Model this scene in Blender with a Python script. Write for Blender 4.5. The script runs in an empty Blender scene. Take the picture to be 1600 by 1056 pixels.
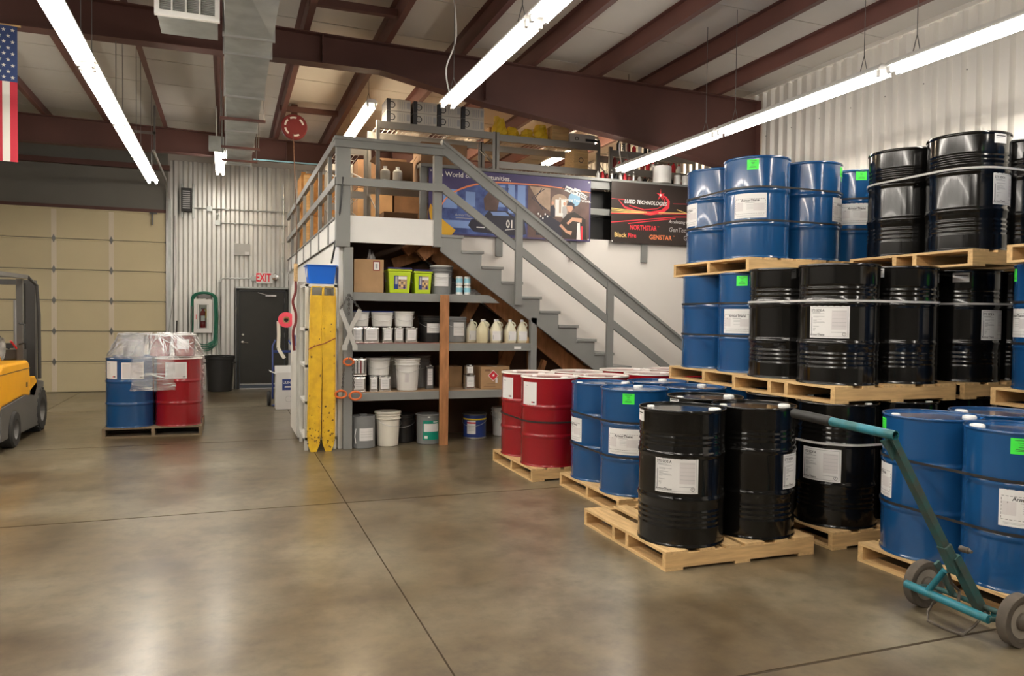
import bpy, math, random
from mathutils import Vector, Matrix
random.seed(7)
S = bpy.context.scene
COL = S.collection
PI = math.pi

# ------------------------------------------------------------------ camera
F_PX, YAW, PITCH, ROLL, EYE = 1189.5, 0.35759, 0.0271, 0.012142, 1.6
def camera():
    cy, sy, cp, sp = math.cos(YAW), math.sin(YAW), math.cos(PITCH), math.sin(PITCH)
    fw = Vector((sy * cp, cy * cp, -sp)); r0 = Vector((cy, -sy, 0)); u0 = r0.cross(fw)
    c, s = math.cos(ROLL), math.sin(ROLL)
    r = c * r0 + s * u0; u = -s * r0 + c * u0
    cd = bpy.data.cameras.new('camera'); co = bpy.data.objects.new('camera', cd); COL.objects.link(co)
    cd.sensor_width = 36.0; cd.lens = F_PX * 36.0 / 1600.0; cd.clip_start = 0.05; cd.clip_end = 200
    m = Matrix((r, u, -fw)).transposed().to_4x4(); m.translation = Vector((0, 0, EYE))
    co.matrix_world = m; S.camera = co
camera()

# ------------------------------------------------------------------ world, exposure
w = bpy.data.worlds.new('world'); S.world = w; w.use_nodes = True
w.node_tree.nodes['Background'].inputs[0].default_value = (0.9, 0.95, 1.0, 1)
w.node_tree.nodes['Background'].inputs[1].default_value = 0.02
vs = S.view_settings
vs.view_transform = 'Standard'; vs.look = 'None'; vs.exposure = 1.0; vs.gamma = 1.0; vs.use_curve_mapping = False
TUBE_STRENGTH = 30.0
TUBE_COLOR = (1.0, 0.93, 0.83)
# ------------------------------------------------------------------ materials
MATS = {}
def mat(name, col, rough=0.5, metal=0.0, var=0.0, vscale=6.0, bump=0.0, bscale=40.0, coat=0.0, spec=0.5, col2=None, stretch=None, detail=4.0, emit=0.0, trans=0.0):
    if name in MATS: return MATS[name]
    m = bpy.data.materials.new(name); m.use_nodes = True
    nt = m.node_tree; b = nt.nodes['Principled BSDF']
    b.inputs['Base Color'].default_value = (*col, 1); b.inputs['Roughness'].default_value = rough
    b.inputs['Metallic'].default_value = metal; b.inputs['Coat Weight'].default_value = coat
    b.inputs['Specular IOR Level'].default_value = spec
    if trans: b.inputs['Transmission Weight'].default_value = trans
    if emit:
        b.inputs['Emission Color'].default_value = (*col, 1); b.inputs['Emission Strength'].default_value = emit
    if var or bump:
        g = nt.nodes.new('ShaderNodeNewGeometry'); src = g.outputs['Position']
        if stretch:
            tc = nt.nodes.new('ShaderNodeTexCoord')
            mp = nt.nodes.new('ShaderNodeMapping'); mp.inputs['Scale'].default_value = stretch
            nt.links.new(tc.outputs['Object'], mp.inputs[0])
            oi = nt.nodes.new('ShaderNodeObjectInfo')
            ad = nt.nodes.new('ShaderNodeVectorMath'); ad.operation = 'ADD'
            sc = nt.nodes.new('ShaderNodeVectorMath'); sc.operation = 'SCALE'; sc.inputs['Scale'].default_value = 37.0
            cb = nt.nodes.new('ShaderNodeCombineXYZ')
            for k in range(3): nt.links.new(oi.outputs['Random'], cb.inputs[k])
            nt.links.new(cb.outputs[0], sc.inputs[0]); nt.links.new(mp.outputs[0], ad.inputs[0]); nt.links.new(sc.outputs[0], ad.inputs[1])
            src = ad.outputs[0]
    if var:
        n = nt.nodes.new('ShaderNodeTexNoise'); n.inputs['Scale'].default_value = vscale; n.inputs['Detail'].default_value = detail
        nt.links.new(src, n.inputs['Vector'])
        r = nt.nodes.new('ShaderNodeValToRGB'); r.color_ramp.elements[0].position = 0.35; r.color_ramp.elements[1].position = 0.68
        c2 = col2 if col2 else tuple(c * (1 - var) for c in col)
        r.color_ramp.elements[0].color = (*c2, 1); r.color_ramp.elements[1].color = (*col, 1)
        nt.links.new(n.outputs['Fac'], r.inputs[0]); nt.links.new(r.outputs[0], b.inputs['Base Color'])
    if bump:
        n2 = nt.nodes.new('ShaderNodeTexNoise'); n2.inputs['Scale'].default_value = bscale; n2.inputs['Detail'].default_value = 3
        nt.links.new(src, n2.inputs['Vector'])
        bp = nt.nodes.new('ShaderNodeBump'); bp.inputs['Strength'].default_value = bump; bp.inputs['Distance'].default_value = 0.01
        nt.links.new(n2.outputs['Fac'], bp.inputs['Height']); nt.links.new(bp.outputs[0], b.inputs['Normal'])
    MATS[name] = m
    return m

def floor_material():
    m = bpy.data.materials.new('polished_concrete'); m.use_nodes = True; nt = m.node_tree; b = nt.nodes['Principled BSDF']
    g = nt.nodes.new('ShaderNodeNewGeometry')
    def noise(scale, detail, rough=0.6):
        n = nt.nodes.new('ShaderNodeTexNoise'); n.inputs['Scale'].default_value = scale; n.inputs['Detail'].default_value = detail
        n.inputs['Roughness'].default_value = rough; nt.links.new(g.outputs['Position'], n.inputs['Vector']); return n.outputs['Fac']
    def ramp(fac, stops):
        r = nt.nodes.new('ShaderNodeValToRGB'); e = r.color_ramp.elements
        e[0].position, e[0].color = stops[0][0], (*stops[0][1], 1); e[1].position, e[1].color = stops[-1][0], (*stops[-1][1], 1)
        for p, c in stops[1:-1]:
            q = e.new(p); q.color = (*c, 1)
        nt.links.new(fac, r.inputs[0]); return r.outputs[0]
    def mix(a, bb, f, kind='MIX'):
        x = nt.nodes.new('ShaderNodeMix'); x.data_type = 'RGBA'; x.blend_type = kind
        if isinstance(f, float): x.inputs[0].default_value = f
        else: nt.links.new(f, x.inputs[0])
        nt.links.new(a, x.inputs[6]); nt.links.new(bb, x.inputs[7]); return x.outputs[2]
    base = ramp(noise(0.55, 7, 0.62), [(0.34, (0.082, 0.055, 0.027)), (0.45, (0.128, 0.096, 0.053)), (0.54, (0.160, 0.130, 0.082)), (0.66, (0.215, 0.183, 0.126))])
    fine = ramp(noise(6.0, 9, 0.72), [(0.30, (0.56, 0.54, 0.51)), (0.5, (1.0, 1.0, 1.0)), (0.70, (1.28, 1.26, 1.22))])
    c1 = mix(base, fine, 0.75, 'MULTIPLY')
    st = ramp(noise(1.3, 7, 0.62), [(0.49, (1, 1, 1)), (0.63, (0.52, 0.46, 0.38))])
    c2 = mix(c1, st, 0.7, 'MULTIPLY')
    nt.links.new(c2, b.inputs['Base Color'])
    rr = ramp(noise(1.1, 5, 0.55), [(0.3, (0.32,) * 3), (0.7, (0.44,) * 3)])
    nt.links.new(rr, b.inputs['Roughness'])
    bp = nt.nodes.new('ShaderNodeBump'); bp.inputs['Strength'].default_value = 0.03; bp.inputs['Distance'].default_value = 0.01
    nt.links.new(noise(6, 2), bp.inputs['Height']); nt.links.new(bp.outputs[0], b.inputs['Normal'])
    b.inputs['Specular IOR Level'].default_value = 0.45; b.inputs['Coat Weight'].default_value = 0.5; b.inputs['Coat Roughness'].default_value = 0.22
    MATS['polished_concrete'] = m
    return m

def film_material():
    m = bpy.data.materials.new('stretch_film'); m.use_nodes = True; nt = m.node_tree
    for n in list(nt.nodes): nt.nodes.remove(n)
    out = nt.nodes.new('ShaderNodeOutputMaterial'); tr = nt.nodes.new('ShaderNodeBsdfTransparent'); gl = nt.nodes.new('ShaderNodeBsdfGlossy')
    df = nt.nodes.new('ShaderNodeBsdfDiffuse'); df.inputs[0].default_value = (0.85, 0.85, 0.86, 1)
    tr.inputs[0].default_value = (0.96, 0.96, 0.97, 1)
    gl.inputs['Roughness'].default_value = 0.05; gl.inputs[0].default_value = (0.95, 0.95, 0.95, 1)
    tc = nt.nodes.new('ShaderNodeTexCoord'); mp = nt.nodes.new('ShaderNodeMapping'); mp.inputs['Scale'].default_value = (2.0, 2.0, 12.0)
    mp.inputs['Rotation'].default_value = (0.25, 0.35, 0.3)
    n = nt.nodes.new('ShaderNodeTexNoise'); n.inputs['Scale'].default_value = 2.2; n.inputs['Detail'].default_value = 6; n.inputs['Distortion'].default_value = 1.2
    nt.links.new(tc.outputs['Object'], mp.inputs[0]); nt.links.new(mp.outputs[0], n.inputs['Vector'])
    bp = nt.nodes.new('ShaderNodeBump'); bp.inputs['Strength'].default_value = 1.0; bp.inputs['Distance'].default_value = 0.06
    nt.links.new(n.outputs['Fac'], bp.inputs['Height']); nt.links.new(bp.outputs[0], gl.inputs['Normal'])
    r = nt.nodes.new('ShaderNodeValToRGB'); r.color_ramp.elements[0].position = 0.52; r.color_ramp.elements[1].position = 0.72
    r.color_ramp.elements[0].color = (0.0,) * 3 + (1,); r.color_ramp.elements[1].color = (0.22,) * 3 + (1,)
    nt.links.new(n.outputs['Fac'], r.inputs[0])
    m1 = nt.nodes.new('ShaderNodeMixShader'); m1.inputs[0].default_value = 0.26
    nt.links.new(tr.outputs[0], m1.inputs[1]); nt.links.new(gl.outputs[0], m1.inputs[2])
    m2 = nt.nodes.new('ShaderNodeMixShader'); nt.links.new(r.outputs[0], m2.inputs[0])
    nt.links.new(m1.outputs[0], m2.inputs[1]); nt.links.new(df.outputs[0], m2.inputs[2])
    nt.links.new(m2.outputs[0], out.inputs[0])
    MATS['stretch_film'] = m
    return m

def glass_material():
    m = bpy.data.materials.new('pane_glass'); m.use_nodes = True; nt = m.node_tree
    for n in list(nt.nodes): nt.nodes.remove(n)
    out = nt.nodes.new('ShaderNodeOutputMaterial'); tr = nt.nodes.new('ShaderNodeBsdfTransparent'); gl = nt.nodes.new('ShaderNodeBsdfGlossy'); fr = nt.nodes.new('ShaderNodeFresnel'); mx = nt.nodes.new('ShaderNodeMixShader')
    tr.inputs[0].default_value = (0.93, 0.95, 0.94, 1); gl.inputs['Roughness'].default_value = 0.03; fr.inputs[0].default_value = 1.5
    nt.links.new(fr.outputs[0], mx.inputs[0]); nt.links.new(tr.outputs[0], mx.inputs[1]); nt.links.new(gl.outputs[0], mx.inputs[2]); nt.links.new(mx.outputs[0], out.inputs[0])
    MATS['pane_glass'] = m
floor_material(); film_material(); glass_material()
mat('film_crease', (0.90, 0.90, 0.91), 0.30, spec=0.8)
M = lambda n: MATS[n]
# metals and paints
mat('blue_drum_paint', (0.008, 0.064, 0.190), 0.16, coat=0.3, spec=0.55)
mat('black_drum_paint', (0.004, 0.0037, 0.0034), 0.14, coat=0.12, spec=0.5)
mat('red_drum_paint', (0.26, 0.006, 0.011), 0.2, coat=0.3, spec=0.5)
mat('white_lid_paint', (0.80, 0.78, 0.73), 0.3)
mat('white_plastic', (0.82, 0.82, 0.80), 0.35)
mat('paper', (0.74, 0.73, 0.72), 0.6)
mat('paper_grey', (0.63, 0.60, 0.60), 0.6)
mat('ink', (0.035, 0.035, 0.04), 0.6)
mat('ink_grey', (0.34, 0.34, 0.35), 0.6)
mat('green_sticker', (0.05, 0.80, 0.06), 0.5)
mat('strap_black', (0.02, 0.018, 0.017), 0.45)
mat('strap_white', (0.50, 0.49, 0.48), 0.4)
mat('pallet_wood', (0.68, 0.445, 0.20), 0.7, var=0.3, vscale=3.0, stretch=(1.5, 14.0, 14.0), bump=0.15, bscale=6, col2=(0.50, 0.32, 0.14))
mat('pallet_wood_long', (0.70, 0.47, 0.22), 0.7, var=0.3, vscale=3.0, stretch=(14.0, 1.5, 14.0), bump=0.15, bscale=6, col2=(0.52, 0.34, 0.155))
mat('old_pallet_wood', (0.20, 0.145, 0.085), 0.8, var=0.3, vscale=4.0)
mat('grey_paint', (0.235, 0.238, 0.228), 0.45, var=0.10, vscale=3.0, spec=0.4)
mat('white_board', (0.80, 0.79, 0.76), 0.5, var=0.05, vscale=2.0)
mat('white_wall', (0.86, 0.82, 0.77), 0.6, var=0.05, vscale=1.2)
mat('raw_lumber', (0.46, 0.20, 0.075), 0.7, var=0.35, vscale=3.5, stretch=(6.0, 6.0, 1.2), bump=0.1, bscale=8)
mat('dark_plywood', (0.13, 0.07, 0.04), 0.8, var=0.35, vscale=2.5)
mat('shelf_plywood', (0.40, 0.26, 0.15), 0.7, var=0.3, vscale=4.0)
mat('steel_beam_red', (0.095, 0.036, 0.028), 0.55, var=0.2, vscale=1.5)
mat('purlin_red', (0.120, 0.046, 0.036), 0.5, var=0.2, vscale=1.5)
mat('galvanized', (0.52, 0.55, 0.53), 0.38, metal=0.75, var=0.22, vscale=5.0)
mat('bare_steel', (0.50, 0.50, 0.49), 0.35, metal=0.85)
mat('dark_steel', (0.16, 0.155, 0.15), 0.4, metal=0.6)
mat('rack_steel', (0.30, 0.285, 0.265), 0.42, metal=0.55)
mat('roof_insulation', (0.57, 0.54, 0.485), 0.62, var=0.10, vscale=0.8, bump=0.30, bscale=3.0)
mat('corrugated_white', (0.78, 0.75, 0.70), 0.36, metal=0.62, var=0.06, vscale=1.2)
mat('corrugated_galv', (0.70, 0.70, 0.67), 0.40, metal=0.80, var=0.10, vscale=2.0)
mat('garage_cream', (0.53, 0.455, 0.285), 0.55, var=0.06, vscale=1.5)
mat('stile_grey', (0.60, 0.53, 0.42), 0.5)
mat('gap_dark', (0.062, 0.048, 0.034), 0.95, spec=0.02)
mat('upper_wall_grey', (0.145, 0.14, 0.122), 0.65, var=0.12, vscale=1.0, bump=0.2, bscale=2.0)
mat('door_dark', (0.026, 0.025, 0.020), 0.45, var=0.15, vscale=3.0)
mat('plain_wall', (0.40, 0.385, 0.36), 0.7)
mat('black_plastic', (0.012, 0.012, 0.012), 0.5)
mat('rubber', (0.025, 0.024, 0.022), 0.75, bump=0.2, bscale=60)
mat('tire_brown', (0.10, 0.082, 0.064), 0.85, var=0.25, vscale=20)
mat('wheel_rim', (0.30, 0.265, 0.22), 0.6, var=0.2, vscale=14)
mat('wheel_dark', (0.10, 0.08, 0.06), 0.6, var=0.4, vscale=18)
mat('rust', (0.16, 0.075, 0.04), 0.7, var=0.4, vscale=30)
mat('teal_paint', (0.010, 0.19, 0.27), 0.4, var=0.75, vscale=11.0, col2=(0.012, 0.105, 0.115), detail=8)
mat('teal_dark', (0.012, 0.085, 0.085), 0.5, var=0.4, vscale=16.0, col2=(0.045, 0.06, 0.05), detail=8)
mat('yellow_fork', (0.78, 0.50, 0.02), 0.5, var=0.6, vscale=11.0, col2=(0.62, 0.36, 0.015), detail=10)
mat('worn_patch', (0.16, 0.09, 0.03), 0.8, var=0.4, vscale=25)
mat('yellow_truck', (0.85, 0.40, 0.008), 0.35, var=0.08, vscale=4)
mat('truck_grey', (0.105, 0.10, 0.092), 0.5, var=0.15, vscale=4)
mat('truck_dark', (0.045, 0.043, 0.04), 0.5)
mat('cardboard', (0.42, 0.255, 0.125), 0.75, var=0.15, vscale=6)
mat('cardboard_dark', (0.22, 0.12, 0.06), 0.8, var=0.2, vscale=6)
mat('cardboard_white', (0.66, 0.65, 0.63), 0.6)
mat('case_grey', (0.50, 0.47, 0.42), 0.65)
mat('osb', (0.60, 0.285, 0.075), 0.7, var=0.35, vscale=9, detail=8)
mat('blue_tub', (0.008, 0.13, 0.62), 0.35)
mat('lime_pail', (0.50, 0.66, 0.02), 0.4)
mat('purple_lid', (0.035, 0.03, 0.16), 0.4)
mat('blue_lid', (0.03, 0.06, 0.28), 0.4)
mat('white_pail', (0.74, 0.73, 0.70), 0.4)
mat('cream_pail', (0.76, 0.72, 0.62), 0.4)
mat('grey_pail', (0.20, 0.205, 0.205), 0.45)
mat('black_pail', (0.016, 0.015, 0.015), 0.4)
mat('jug_plastic', (0.72, 0.68, 0.52), 0.35, trans=0.0)
mat('jug_liquid', (0.64, 0.58, 0.38), 0.35)
mat('tin', (0.62, 0.60, 0.57), 0.25, metal=0.85)
mat('green_label', (0.0, 0.26, 0.17), 0.5)
mat('navy', (0.02, 0.045, 0.20), 0.4)
mat('yellow', (0.85, 0.62, 0.03), 0.5)
mat('hazard_red', (0.62, 0.02, 0.035), 0.5)
mat('maroon', (0.20, 0.02, 0.02), 0.5)
mat('orange', (0.75, 0.16, 0.03), 0.5, var=0.3, vscale=20)
mat('pink_tape', (0.90, 0.09, 0.14), 0.4)
mat('light_blue', (0.30, 0.62, 0.74), 0.4)
mat('sling_grey', (0.42, 0.41, 0.38), 0.8, bump=0.3, bscale=150)
mat('chain_steel', (0.12, 0.115, 0.11), 0.4, metal=0.7)
mat('cabinet_white', (0.68, 0.67, 0.62), 0.4, var=0.05)
mat('hose_green', (0.015, 0.15, 0.09), 0.45)
mat('reel_red', (0.20, 0.022, 0.026), 0.4)
mat('flag_navy', (0.03, 0.055, 0.16), 0.8)
mat('flag_red', (0.46, 0.025, 0.045), 0.8)
mat('flag_white', (0.68, 0.66, 0.60), 0.8)
mat('exit_red', (0.85, 0.02, 0.05), 0.5)
mat('glass_dark', (0.03, 0.03, 0.03), 0.08)
mat('chrome', (0.75, 0.74, 0.72), 0.15, metal=1.0)
mat('yellow_bag', (0.75, 0.50, 0.03), 0.4)
mat('clear_bag', (0.62, 0.60, 0.57), 0.15, spec=0.8)
mat('pvc_gray', (0.45, 0.45, 0.43), 0.5)
# banner inks
mat('banner_purple', (0.060, 0.045, 0.150), 0.5)
mat('banner_blue', (0.085, 0.145, 0.42), 0.5, var=0.55, vscale=7, col2=(0.03, 0.05, 0.19))
mat('banner_sky', (0.22, 0.34, 0.66), 0.5)
mat('banner_brown', (0.16, 0.09, 0.075), 0.5, var=0.4, vscale=6)
mat('banner_tan', (0.52, 0.36, 0.25), 0.5, var=0.3, vscale=8)
mat('banner_dark', (0.022, 0.020, 0.038), 0.5)
mat('banner_black', (0.032, 0.022, 0.018), 0.5)
mat('skin', (0.66, 0.36, 0.24), 0.5)
mat('print_white', (0.85, 0.83, 0.80), 0.5)
mat('print_yellow', (0.88, 0.50, 0.03), 0.5)
mat('print_orange', (0.86, 0.25, 0.10), 0.5)
mat('print_red', (0.75, 0.04, 0.06), 0.5)
mat('print_gold', (0.85, 0.58, 0.20), 0.5)
mat('print_globe', (0.28, 0.50, 0.68), 0.5)
mat('print_chrome', (0.45, 0.43, 0.42), 0.4)
def emission(name, col, st):
    m = bpy.data.materials.new(name); m.use_nodes = True; nt = m.node_tree
    for n in list(nt.nodes): nt.nodes.remove(n)
    o = nt.nodes.new('ShaderNodeOutputMaterial'); e = nt.nodes.new('ShaderNodeEmission')
    e.inputs[0].default_value = (*col, 1); e.inputs[1].default_value = st; nt.links.new(e.outputs[0], o.inputs[0]); MATS[name] = m
emission('tube_glow', TUBE_COLOR, TUBE_STRENGTH)
emission('warm_tube_glow', (1.0, 0.80, 0.55), TUBE_STRENGTH * 1.5)

# ------------------------------------------------------------------ mesh helpers
def tag(o, label, cat, group=None, kind=None):
    if label: o['label'] = label
    if cat: o['category'] = cat
    if group: o['group'] = group
    if kind: o['kind'] = kind
    return o
def empty(name, loc=(0, 0, 0), rz=0.0, label=None, cat=None, group=None, kind=None):
    o = bpy.data.objects.new(name, None); COL.objects.link(o); o.location = loc; o.rotation_euler = (0, 0, rz)
    o.empty_display_size = 0.1
    return tag(o, label, cat, group, kind)
def link(name, me, parent=None, loc=(0, 0, 0), rot=(0, 0, 0)):
    o = bpy.data.objects.new(name, me); COL.objects.link(o); o.location = loc; o.rotation_euler = rot
    if parent: o.parent = parent
    return o
class MB:
    def __init__(s): s.v = []; s.f = []; s.m = []
    def add(s, vs, fs, mi=0, T=None):
        n = len(s.v)
        s.v += [tuple(T @ Vector(p)) if T else tuple(p) for p in vs]
        s.f += [tuple(i + n for i in f) for f in fs]; s.m += [mi] * len(fs); return s
    def box(s, x0, x1, y0, y1, z0, z1, mi=0, T=None):
        return s.add([(x0, y0, z0), (x1, y0, z0), (x1, y1, z0), (x0, y1, z0), (x0, y0, z1), (x1, y0, z1), (x1, y1, z1), (x0, y1, z1)],
            [(3, 2, 1, 0), (4, 5, 6, 7), (0, 1, 5, 4), (1, 2, 6, 5), (2, 3, 7, 6), (3, 0, 4, 7)], mi, T)
    def beam(s, a, b, wd, ht, mi=0, up=(0, 0, 1)):
        a, b = Vector(a), Vector(b); d = (b - a).normalized(); u = Vector(up)
        sd = d.cross(u).normalized(); u = sd.cross(d).normalized(); vs = []
        for p in (a, b):
            for i, j in ((-1, -1), (1, -1), (1, 1), (-1, 1)): vs.append(p + sd * (i * wd / 2) + u * (j * ht / 2))
        return s.add(vs, [(0, 1, 2, 3)[::-1], (4, 5, 6, 7), (0, 1, 5, 4), (1, 2, 6, 5), (2, 3, 7, 6), (3, 0, 4, 7)], mi)
    def lathe(s, prof, n=32, mi=0, T=None, cap=True, a0=0.0, a1=2 * PI):
        full = abs(a1 - a0 - 2 * PI) < 1e-6; k = n if full else n + 1
        pp = [prof[0]]
        for p, q in zip(prof[:-1], prof[1:]):   # support loops keep long flat spans flat under smooth shading
            d = math.hypot(q[0] - p[0], q[1] - p[1])
            if d > .03:
                t = .004 / d; pp += [(p[0] + (q[0] - p[0]) * t, p[1] + (q[1] - p[1]) * t), (q[0] - (q[0] - p[0]) * t, q[1] - (q[1] - p[1]) * t)]
            pp.append(q)
        prof = pp
        vs = []; fs = []
        for r, z in prof:
            for i in range(k):
                a = a0 + (a1 - a0) * i / n; vs.append((r * math.cos(a), r * math.sin(a), z))
        for j in range(len(prof) - 1):
            for i in range(n):
                i2 = (i + 1) % k
                fs.append((j * k + i, j * k + i2, (j + 1) * k + i2, (j + 1) * k + i))
        if cap and full:
            if prof[0][0] > 1e-5: fs.append(tuple(range(k))[::-1])
            if prof[-1][0] > 1e-5: fs.append(tuple((len(prof) - 1) * k + i for i in range(k)))
        return s.add(vs, fs, mi, T)
    def cyl(s, a, b, r, n=14, mi=0, r2=None):
        a, b = Vector(a), Vector(b); d = b - a; T = Matrix.Translation(a) @ d.to_track_quat('Z', 'Y').to_matrix().to_4x4()
        return s.lathe([(r, 0), (r if r2 is None else r2, d.length)], n, mi, T)
    def tube(s, pts, r, n=8, mi=0, closed=False):
        pts = [Vector(p) for p in pts]; k = len(pts); vs = []; fs = []; prev = None
        for i, p in enumerate(pts):
            if closed: d = pts[(i + 1) % k] - pts[i - 1]
            else: d = pts[min(i + 1, k - 1)] - pts[max(i - 1, 0)]
            d.normalize()
            ref = prev if prev is not None else (Vector((0, 0, 1)) if abs(d.z) < 0.9 else Vector((1, 0, 0)))
            sd = d.cross(ref); 
            if sd.length < 1e-4: sd = d.cross(Vector((1, 0.2, 0)))
            sd.normalize(); u = sd.cross(d).normalized(); prev = u
            for j in range(n):
                a = 2 * PI * j / n; vs.append(p + sd * (r * math.cos(a)) + u * (r * math.sin(a)))
        m_ = k if closed else k - 1
        for i in range(m_):
            for j in range(n):
                a, b = i * n + j, i * n + (j + 1) % n; c = ((i + 1) % k) * n
                fs.append((a, b, c + (j + 1) % n, c + j))
        if not closed: fs += [tuple(range(n))[::-1], tuple((k - 1) * n + j for j in range(n))]
        return s.add(vs, fs, mi)
    def prism(s, poly, plane, a, b, mi=0):
        # poly: 2-D outline; plane 'xz' extruded along y from a to b, 'yz' along x, 'xy' along z
        f3 = {'xz': lambda p, t: (p[0], t, p[1]), 'yz': lambda p, t: (t, p[0], p[1]), 'xy': lambda p, t: (p[0], p[1], t)}[plane]
        n = len(poly); vs = [f3(p, a) for p in poly] + [f3(p, b) for p in poly]
        fs = [tuple(range(n)), tuple(range(n, 2 * n))[::-1]] + [(i, n + i, n + (i + 1) % n, (i + 1) % n) for i in range(n)]
        return s.add(vs, fs, mi)
    def mesh(s, name, mats, smooth=False, ang=35):
        me = bpy.data.meshes.new(name); me.from_pydata(s.v, [], s.f)
        for m in (mats if isinstance(mats, (list, tuple)) else [mats]): me.materials.append(M(m) if isinstance(m, str) else m)
        me.polygons.foreach_set('material_index', s.m)
        import bmesh
        bm = bmesh.new(); bm.from_mesh(me); bmesh.ops.recalc_face_normals(bm, faces=bm.faces[:]); bm.to_mesh(me); bm.free()
        if smooth:
            me.shade_smooth(); me.set_sharp_from_angle(angle=math.radians(ang))
        me.update(); return me
    def build(s, name, mats, parent=None, loc=(0, 0, 0), rot=(0, 0, 0), smooth=False, ang=35):
        return link(name, s.mesh(name, mats, smooth, ang), parent, loc, rot)
def bevel(o, w=0.004, seg=2):
    md = o.modifiers.new('bevel', 'BEVEL'); md.width = w; md.segments = seg; md.limit_method = 'ANGLE'; md.angle_limit = math.radians(40); return o
def box_part(name, m, parent, x0, x1, y0, y1, z0, z1, bv=0):
    o = MB().box(x0, x1, y0, y1, z0, z1).build(name, m, parent)
    if bv: bevel(o, bv)
    return o
_TXT = {}
def text_mesh(body, size=0.1, shear=0.0, offset=0.0, spacing=1.0):
    k = (body, shear, offset, spacing)
    if k not in _TXT:
        cu = bpy.data.curves.new('t', 'FONT'); cu.body = body; cu.size = 1.0; cu.shear = shear; cu.offset = offset; cu.space_character = spacing
        cu.align_x = 'CENTER'; cu.align_y = 'CENTER'; cu.resolution_u = 2; cu.fill_mode = 'FRONT'
        ob = bpy.data.objects.new('t', cu); COL.objects.link(ob)
        dg = bpy.context.evaluated_depsgraph_get(); dg.update(); e = ob.evaluated_get(dg); me = e.to_mesh()
        _TXT[k] = ([tuple(v.co) for v in me.vertices], [tuple(p.vertices) for p in me.polygons])
        e.to_mesh_clear(); bpy.data.objects.remove(ob); bpy.data.curves.remove(cu)
    vs, fs = _TXT[k]
    return [(x * size, y * size) for x, y, z in vs], fs
class Print:
    """flat print laid on a surface: fn(s, t, lift) -> point; every element is a layer a fraction of a millimetre apart"""
    def __init__(s, fn): s.b = MB(); s.fn = fn; s.mats = []
    def mi(s, m):
        if m not in s.mats: s.mats.append(m)
        return s.mats.index(m)
    def poly(s, pts, m, lift): s.b.add([s.fn(x, y, lift) for x, y in pts], [tuple(range(len(pts)))], s.mi(m)); return s
    def rect(s, x0, x1, y0, y1, m, lift, nx=1):
        vs = []; fs = []
        for i in range(nx + 1):
            x = x0 + (x1 - x0) * i / nx; vs += [s.fn(x, y0, lift), s.fn(x, y1, lift)]
        for i in range(nx): fs.append((2 * i, 2 * i + 2, 2 * i + 3, 2 * i + 1))
        s.b.add(vs, fs, s.mi(m)); return s
    def ring(s, cx, cy, r0, r1, m, lift, n=20, ex=1.0):
        vs = []; fs = []
        for i in range(n):
            a = 2 * PI * i / n
            vs += [s.fn(cx + ex * r0 * math.cos(a), cy + r0 * math.sin(a), lift), s.fn(cx + ex * r1 * math.cos(a), cy + r1 * math.sin(a), lift)]
        for i in range(n): j = (i + 1) % n; fs.append((2 * i, 2 * i + 1, 2 * j + 1, 2 * j))
        s.b.add(vs, fs, s.mi(m)); return s
    def disc(s, cx, cy, rx, ry, m, lift, n=24): return s.poly([(cx + rx * math.cos(2 * PI * i / n), cy + ry * math.sin(2 * PI * i / n)) for i in range(n)], m, lift)
    def text(s, body, cx, cy, size, m, lift, ang=0.0, sx=1.0, **kw):
        vs, fs = text_mesh(body, size, **kw); c, q = math.cos(ang), math.sin(ang)
        s.b.add([s.fn(cx + (x * sx) * c - y * q, cy + (x * sx) * q + y * c, lift) for x, y in vs], fs, s.mi(m)); return s
    def stroke(s, pts, wd, m, lift):
        n = len(pts); L = []; R = []
        for i, p in enumerate(pts):
            a = pts[max(i - 1, 0)]; b = pts[min(i + 1, n - 1)]; dx, dy = b[0] - a[0], b[1] - a[1]; l = math.hypot(dx, dy) or 1
            ww = wd[i] if isinstance(wd, (list, tuple)) else wd
            L.append((p[0] - dy / l * ww / 2, p[1] + dx / l * ww / 2)); R.append((p[0] + dy / l * ww / 2, p[1] - dx / l * ww / 2))
        vs = [s.fn(x, y, lift) for x, y in L + R]
        s.b.add(vs, [(i, i + 1, n + i + 1, n + i) for i in range(n - 1)], s.mi(m)); return s
    def build(s, name, parent, loc=(0, 0, 0), rot=(0, 0, 0)): return s.b.build(name, s.mats, parent, loc, rot)
    def mesh(s, name): return s.b.mesh(name, s.mats)
def on_cyl(r, z0=0.0):  # s along the arc of a vertical cylinder facing -y, t up
    return lambda x, y, l: ((r + l) * math.sin(x / r), -(r + l) * math.cos(x / r), z0 + y)
def flat_front(y=0.0): return lambda a, b, l: (a, y - l, b)
def copy_tree(o, parent=None):
    c = o.copy(); COL.objects.link(c); c.parent = parent
    for ch in list(o.children): copy_tree(ch, c)
    return c
# ================================================================== the building
X0, X1, Y0, Y1 = -9.0, 7.5, -6.0, 17.25          # inside faces of the shell
def top_z(x): return 4.97 - 0.017 * x            # top of the steel frames
def roof_z(x): return top_z(x) + 0.2

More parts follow.
